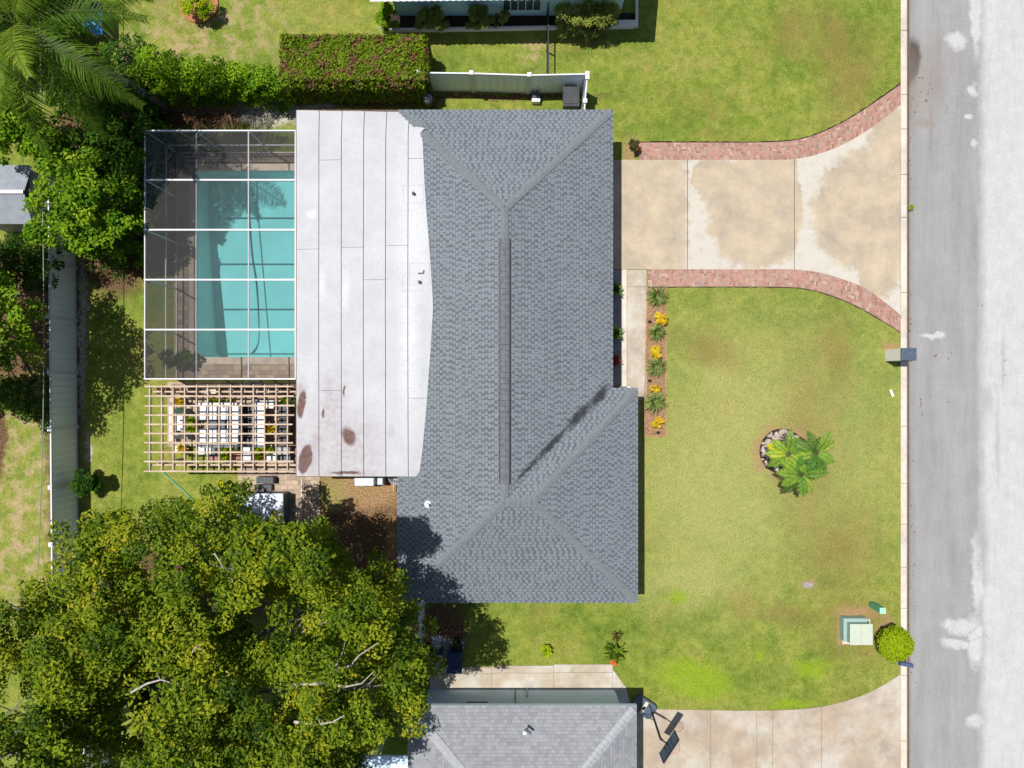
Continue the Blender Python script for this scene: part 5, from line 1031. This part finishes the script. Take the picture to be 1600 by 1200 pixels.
# basketball hoop
pc_ = (6.06, -14.22); hp_ = thing('basketball_hoop', 'portable basketball hoop with dark backboard on the lower driveway', 'basketball hoop', (pc_[0], pc_[1], 0))
A1 = Vector((6.5, -13.88, 0)); B1 = Vector((5.92, -14.77, 0)); dirv = (B1-A1).normalized(); nv = Vector((-dirv.y, dirv.x, 0)); nv = nv if nv.x > 0 else -nv; ang = math.atan2(dirv.y, dirv.x); mid = (A1+B1)/2
mb = MB(); cb_ = Vector((5.78, -14.05, 0)); ang2 = math.atan2(-nv.y, -nv.x); R_ = Matrix.Rotation(ang2, 3, 'Z')
pl = []
for (u, v) in ((-.45, -.25), (-.3, -.36), (.45, -.36), (.6, -.15), (.6, .15), (.45, .36), (-.3, .36), (-.45, .25)): q = R_ @ Vector((u, v, 0)); pl.append((cb_.x+q.x, cb_.y+q.y))
mb.prism(pl, .03, .26); mb.build('base_tank', M['slate'], hp_, bevel=.04)
for v in (-.1, .1): mb = MB(); q = R_ @ Vector((.1, v, 0)); mb.box((cb_.x+q.x, cb_.y+q.y, .30), (.4, .15, .08), ang2+1.57); mb.build('sandbag', M['kerb'], hp_, bevel=.02)
mb = MB(); pt0 = Vector((pc_[0], pc_[1], .2)); pt1 = mid-nv*.35+Vector((0, 0, 2.75)); mb.tube([pt0, pt0.lerp(pt1, .5), pt1], .045, 10); q = mid-nv*.03; mb.bar(pt1, (q.x, q.y, 2.75), .05, .05); mb.bar(pt1-Vector((0, 0, .3)), (q.x, q.y, 2.95), .03, .03); 
for sg in (-1, 1): mb.tube([cb_+Vector((dirv.x*sg*.25, dirv.y*sg*.25, .25)), pt0.lerp(pt1, .35)], .015, 6)
mb.build('pole', M['black'], hp_)
mb = MB(); mb.box((mid.x, mid.y, 2.95), (1.07, .04, .72), ang); bo = mb.build('backboard', M['slate'], hp_); 
mb = MB(); R3_ = Matrix.Rotation(ang, 3, 'Z')
for (u, z_, dw, dh) in ((0, 3.3, 1.11, .03), (0, 2.6, 1.11, .03), (-.54, 2.95, .03, .67), (.54, 2.95, .03, .67), (-.2, 2.95, .02, .67), (.2, 2.95, .02, .67), (0, 2.95, .02, .67)):
    v = R3_ @ Vector((u, 0, 0)); mb.box((mid.x+v.x, mid.y+v.y, z_), (dw, .06, dh), ang)
mb.build('frame', M['black'], bo)
mb = MB(); rc_ = mid+nv*.30; mb.tube([(rc_.x+.225*math.cos(a*.2618), rc_.y+.225*math.sin(a*.2618), 2.72) for a in range(25)], .009, 6, cap=False); ro = mb.build('rim', M['orange'], hp_)
mb = MB()
for i in range(12):
    a = i*.5236; mb.tube([(rc_.x+.22*math.cos(a), rc_.y+.22*math.sin(a), 2.71), (rc_.x+.14*math.cos(a+.5), rc_.y+.14*math.sin(a+.5), 2.35)], .004, 4)
mb.build('net', M['net'], ro)
# garden hose, cables
mb = MB(); hp2 = [P3(254, 738, .05), P3(270, 752, .05), P3(290, 770, .05), P3(320, 800, .05)]; mb.tube(hp2, .022, 6); tag(mb.build('garden_hose', M['hose']), 'thin straight green hose on the rear lawn below the pergola', 'hose')
mb = MB(); cpt = [(-18.1+.00*i, 30-6*i, 4.0) for i in range(0)]; 
cab = [(-18.1, 24, 4.1), (-18.05, 10, 3.75), (-18.0, 0, 3.7), (-18.25, -8, 3.72), (-18.6, -13, 3.8), (-19.2, -24, 4.1)]; mb.tube([tuple(v) for v in curve_pts(cab, 1.)], .018, 5)
tag(mb.build('overhead_cable', M['wire']), 'thin overhead cable running the length of the left fence', 'cable')
for yy, xx in ((24, -18.1), (-24, -19.2)):
    mb = MB(); mb.tube([(xx, yy, -.1), (xx, yy, 4.5)], [.12, .09], 10); tag(mb.build('utility_pole', M['palmbark']), 'wooden pole that carries the overhead cable, beyond the '+('upper' if yy > 0 else 'lower')+' edge', 'pole')

# ------------------------------------------------------------------ SHED, TARP, RING
sx0, sx1 = P(-60, 0, 2.3)[0], P(48, 0, 2.3)[0]; yt, ym_, yb = P(0, 258, 2.2)[1], P(0, 300, 2.7)[1], P(0, 350, 2.2)[1]
t = thing('metal_shed', 'corrugated grey metal shed roof at the left edge beside the bright tree', 'shed', ((sx0+sx1)/2, ym_, 0)); mb = MB(); n = 56
for (ya, za, yc, zc) in ((yt, 2.2, ym_, 2.7), (ym_, 2.7, yb, 2.2)):
    for i in range(n):
        xa = sx0+(sx1-sx0)*i/n; xc = sx0+(sx1-sx0)*(i+1)/n; o1 = .02*(i % 2); o2 = .02*((i+1) % 2); mb.face([(xa, yc, zc+o1), (xc, yc, zc+o2), (xc, ya, za+o2), (xa, ya, za+o1)])
mb.build('roof', M['metalroof'], t); mb = MB(); mb.box(((sx0+sx1)/2, ym_, 2.74), (sx1-sx0, .14, .05)); mb.build('ridge_cap', M['alu'], t); mb = MB(); mb.box(((sx0+sx1)/2, (yt+yb)/2, 1.07), (sx1-sx0-.3, yt-yb-.3, 2.14)); mb.build('wall', M['metalroof'], t)
x, y = P(140, 22, 1.1); t = thing('covered_frame', 'blue tarp hung on a white frame beneath the palm fronds', 'covered frame', (x, y, 0)); mb = MB()
for dx, dy in ((-.3, .45), (-.3, -.45), (.35, .45), (.35, -.45)): mb = MB(); mb.box((x+dx, y+dy, .53), (.06, .06, 1.06)); mb.build('leg', M['white'], t)
mb = MB(); mb.box((x-.3, y, 1.1), (.07, .95, .05)); mb.build('frame', M['white'], t); mb = MB(); n = 10; vs = [(x-.25+.07*i, y-.75+.15*j, 1.12-.03*i+.03*math.sin(i*1.9+j)) for j in range(n) for i in range(n)]; mb._add(vs, [(j*n+i, j*n+i+1, (j+1)*n+i+1, (j+1)*n+i) for j in range(n-1) for i in range(n-1)]); mb.build('tarp', M['blue'], t)
mb = MB(); q = P(311, 6); mb.lathe((q[0], q[1], 0), [(.86, 0), (.86, .08), (.80, .08), (.79, .03), (.01, .035)], 32); tag(mb.build('planting_ring', M['terracotta']), 'round terracotta-coloured planting ring at the top edge', 'planting ring')
for (px, py, m1, lb) in ((203, 92, 'limestone', 'pale rock among the dark leaves beside the palm'),):
    s_ = MB(); q = P(px, py); s_.lathe((q[0], q[1], 0), [(.25, 0), (.4, .12), (.25, .3), (.02, .34)], 9, sy=.8); tag(s_.build('rock', M[m1]), lb, 'rock')
# porch pots
for (px, py, mt, lb, rr_) in ((962, 453, 'palm2', 'potted green plant at the upper end of the porch', .38), (962, 521, 'palm2', 'potted green plant midway along the porch', .38), (961, 563, 'redleaf', 'red-flowered potted plant near the lower end of the porch', .3)):
    x, y = P(px, py, .6); t = thing('porch_plant', lb, 'potted plant', (x, y, 0), 'potted plants on the porch'); mb = MB(); mb.lathe((x, y, .1), [(.13, 0), (.19, .3), (.21, .32), (.18, .32), (.15, .25)], 14); mb.build('pot', M['slate'], t); blades('', '', 0, 0, 0, rr_, .35, 60, mt, Wd=.05, parent=t, base=.38, loc=(x, y))
    if mt == 'redleaf':
        for k in range(16): mb = MB(); a = k*2.4; r_ = .03+.016*k; mb.lathe((x+r_*math.cos(a), y+r_*math.sin(a), .7+.03*math.sin(k)), [(.01, 0), (.04, .03), (.01, .06)], 6); mb.build('bloom', M['red'], t)

# ------------------------------------------------------------------ NEIGHBOUR HOUSES
def hip_house(name, label, x0, x1, y0, y1, ez, pitch, matr, matcap, ovh, wallm, matf):
    t = thing(name, label, 'house', ((x0+x1)/2, (y0+y1)/2, 0)); w2 = min(x1-x0, y1-y0)/2; rz = ez+w2*pitch; mb = MB(); uv = []
    if x1-x0 < y1-y0: ra, rb = ((x0+x1)/2, y0+w2), ((x0+x1)/2, y1-w2)
    else: ra, rb = (x0+w2, (y0+y1)/2), (x1-w2, (y0+y1)/2)
    a, b, c, d = (x0, y0), (x1, y0), (x1, y1), (x0, y1)
    if x1-x0 < y1-y0: L = [([z3(a, ez), z3(b, ez), z3(ra, rz)], ('y', y0)), ([z3(b, ez), z3(c, ez), z3(rb, rz), z3(ra, rz)], ('x', x1)), ([z3(c, ez), z3(d, ez), z3(rb, rz)], ('y', y1)), ([z3(d, ez), z3(a, ez), z3(ra, rz), z3(rb, rz)], ('x', x0))]; hips = ((a, ra), (b, ra), (c, rb), (d, rb))
    else: L = [([z3(a, ez), z3(b, ez), z3(rb, rz), z3(ra, rz)], ('y', y0)), ([z3(b, ez), z3(c, ez), z3(rb, rz)], ('x', x1)), ([z3(c, ez), z3(d, ez), z3(ra, rz), z3(rb, rz)], ('y', y1)), ([z3(d, ez), z3(a, ez), z3(ra, rz)], ('x', x0))]; hips = ((a, ra), (b, rb), (c, rb), (d, ra))
    roof_faces(mb, uv, L); r_ = mb.build('roof', matr, t, uvs=uv); mb = MB()
    for p, q in hips+((ra, rb),):
        p0 = Vector(up(p, ez if p not in (ra,) else rz)); q0 = Vector(up(q, rz)); mb = MB(); caps(mb, p0.lerp(q0, .028), q0, .34); mb.build('ridge_cap', matcap, r_)
    mb = MB()
    for p, q in ((a, b), (b, c), (c, d), (d, a)): mb.face([z3(p, ez-.004), z3(q, ez-.004), z3(q, ez-.16), z3(p, ez-.16)])
    mb.face([z3(p, ez-.16) for p in (d, c, b, a)]); mb.build('fascia', matf, t)
    mb = MB(); o = ovh; pts = [(x0+o, y0+o), (x1-o, y0+o), (x1-o, y1-o), (x0+o, y1-o)]
    for i in range(4): wallseg(mb, pts[i], pts[(i+1) % 4], 0, ez-.17)
    mb.build('wall', wallm, t); return t, r_
sh_, sr_ = hip_house('neighbour_house', 'house with pale grey shingle hip roof at the bottom edge', P(637, 0, 2.6)[0], P(995, 0, 2.6)[0], -25, P(0, 1102, 2.6)[1], 2.6, .33, M['shingle2'], M['ridge2'], .55, M['wall2'], M['wall2'])
yw = P(0, 1102, 2.6)[1]-.55+.08
window(sh_, P(745, 0, 1.6)[0], yw-.08, .95, 1.55, .6, 'y', 1)
mb = MB(); mb.tube([(P(805, 0)[0], yw+.03, 0), (P(805, 0)[0], yw+.03, 2.3)], .02, 6); mb.build('conduit', M['wood2'], sh_)
mb = MB(); mb.box((P(823, 0)[0], yw+.05, .4), (.06, .06, .8)); mb.build('hose_bib', M['grey'], sh_)
q = P(821, 1136, 2.9); mb = MB(); zz = 2.6+.33*(P(0, 1102, 2.6)[1]-q[1]); mb.tube([(q[0], q[1]-.2, zz+.02), (q[0], q[1], zz+.35), (q[0]+.02, q[1]+.12, zz+.45)], .025, 8); mb.box((q[0]+.1, q[1]+.02, zz+.46), (.3, .08, .05), -.6); mb.build('antenna', M['slate'], sr_); mb = MB(); mb.box((q[0]-.03, q[1]-.22, zz+.08), (.14, .14, .05)); mb.build('antenna_mount', M['white'], sr_)
mb = MB(); xa, ya = P(580, 1162, 2.2); xc, yc = P(637, 1200, 2.2); 
t = thing('patio_cover', 'low flat blue-grey patio roof between the big tree and the lower house', 'patio cover', (xa, ya, 0)); mb.box(((xa-.6+xc)/2, ya-1.6, 2.15), (xc-xa+.6, 2.2, .1)); mb.build('roof', M['wall2'], t); mb = MB(); mb.box(((xa+xc)/2, ya-.55, 2.12), (xc-xa, .1, .16)) if False else mb.box((xa+.2, ya-.7, 1.05), (.1, .1, 2.1)); mb.build('post', M['white'], t)
# north neighbour: white ribbed roof edge, pale blue wall, window, planter
ez = 2.7; nx0, nx1 = P(578, 0, ez)[0], P(1014, 0, ez)[0]; ny = P(0, 2, ez)[1]; t = thing('neighbour_house', 'pale blue house with white ribbed roof edge at the top edge', 'house', ((nx0+nx1)/2, ny+5, 0)); mb = MB(); n = 90
for i in range(n):
    xa = nx0+(nx1-nx0)*i/n; xc = nx0+(nx1-nx0)*(i+1)/n; r0 = .006*(xa-nx0); o1 = .025*(i % 2); o2 = .025*((i+1) % 2); ya = ny+.012*(xa-nx0)-.04*(i % 2); yc = ny+.012*(xc-nx0)-.04*((i+1) % 2)
    mb.face([(xa, ya, ez+o1), (xc, yc, ez+o2), (xc, ny+5.5, ez+1.5+o2), (xa, ny+5.5, ez+1.5+o1)])
    mb.face([(xa, ny+11, ez+o1), (xc, ny+11, ez+o2), (xc, ny+5.5, ez+1.5+o2), (xa, ny+5.5, ez+1.5+o1)][::-1])
mb.build('roof', M['white'], t); mb = MB(); mb.face([(nx0, ny+.02, ez-.03), (nx1, ny+.14, ez-.03), (nx1, ny+11, ez-.03), (nx0, ny+11, ez-.03)]); mb.build('soffit', M['white'], t)
wy = P(0, 22)[1]; wx0, wx1 = P(622, 0)[0], P(966, 0)[0]; mb = MB()
for p, q in (((wx0, wy), (wx1, wy)), ((wx1, wy), (wx1, wy+9)), ((wx1, wy+9), (wx0, wy+9)), ((wx0, wy+9), (wx0, wy))): wallseg(mb, p, q, 0, ez-.04)
mb.build('wall', M['wallteal'], t); f = MB(); wxa, wxb = P(786, 0, 1)[0], P(845, 0, 1)[0]; f.box(((wxa+wxb)/2, wy-.11, 1.75), (wxb-wxa, .06, .5)); o = f.build('shutter', M['teal'], t); f = MB(); f.box(((wxa+wxb)/2, wy-.10, 1.0), (wxb-wxa, .04, .9)); o = f.build('window', M['glass'], t); f = MB()
for i in range(6): f.box((wxa+(wxb-wxa)*i/5, wy-.14, 1.0), (.035, .04, .9))
f.build('mullion', M['white'], o)
pl = MB(); c0, c1, cy0, cy1 = P(598, 0)[0], P(994, 0)[0], P(0, 50)[1], P(0, 44)[1]
pl.bar((c0, P(0, 50)[1], .1), (c1-.1, P(0, 43.5)[1], .1), .1, .25); pl.bar((c0, P(0, 50)[1]+.06, .1), (c0-.1, P(0, 33)[1], .1), .1, .25); pl.bar((c1, P(0, 43)[1]-.05, .1), (c1, P(0, 2)[1], .1), .1, .25); pl.bar((P(960, 0)[0], P(0, 40)[1], .14), (c1-.06, P(0, 40)[1], .14), .22, .27)
tag(pl.build('planter_curb', M['stucco']), 'low white masonry curb around the planter of the pale blue house', 'planter curb')
ds = MB(); ds.prism([(c0, P(0, 49)[1]), (c1, P(0, 43)[1]), (c1, wy+.05), (c0, wy+.05)], -.04, .015); struct(ds.build('planter_soil', M['darksoil']))
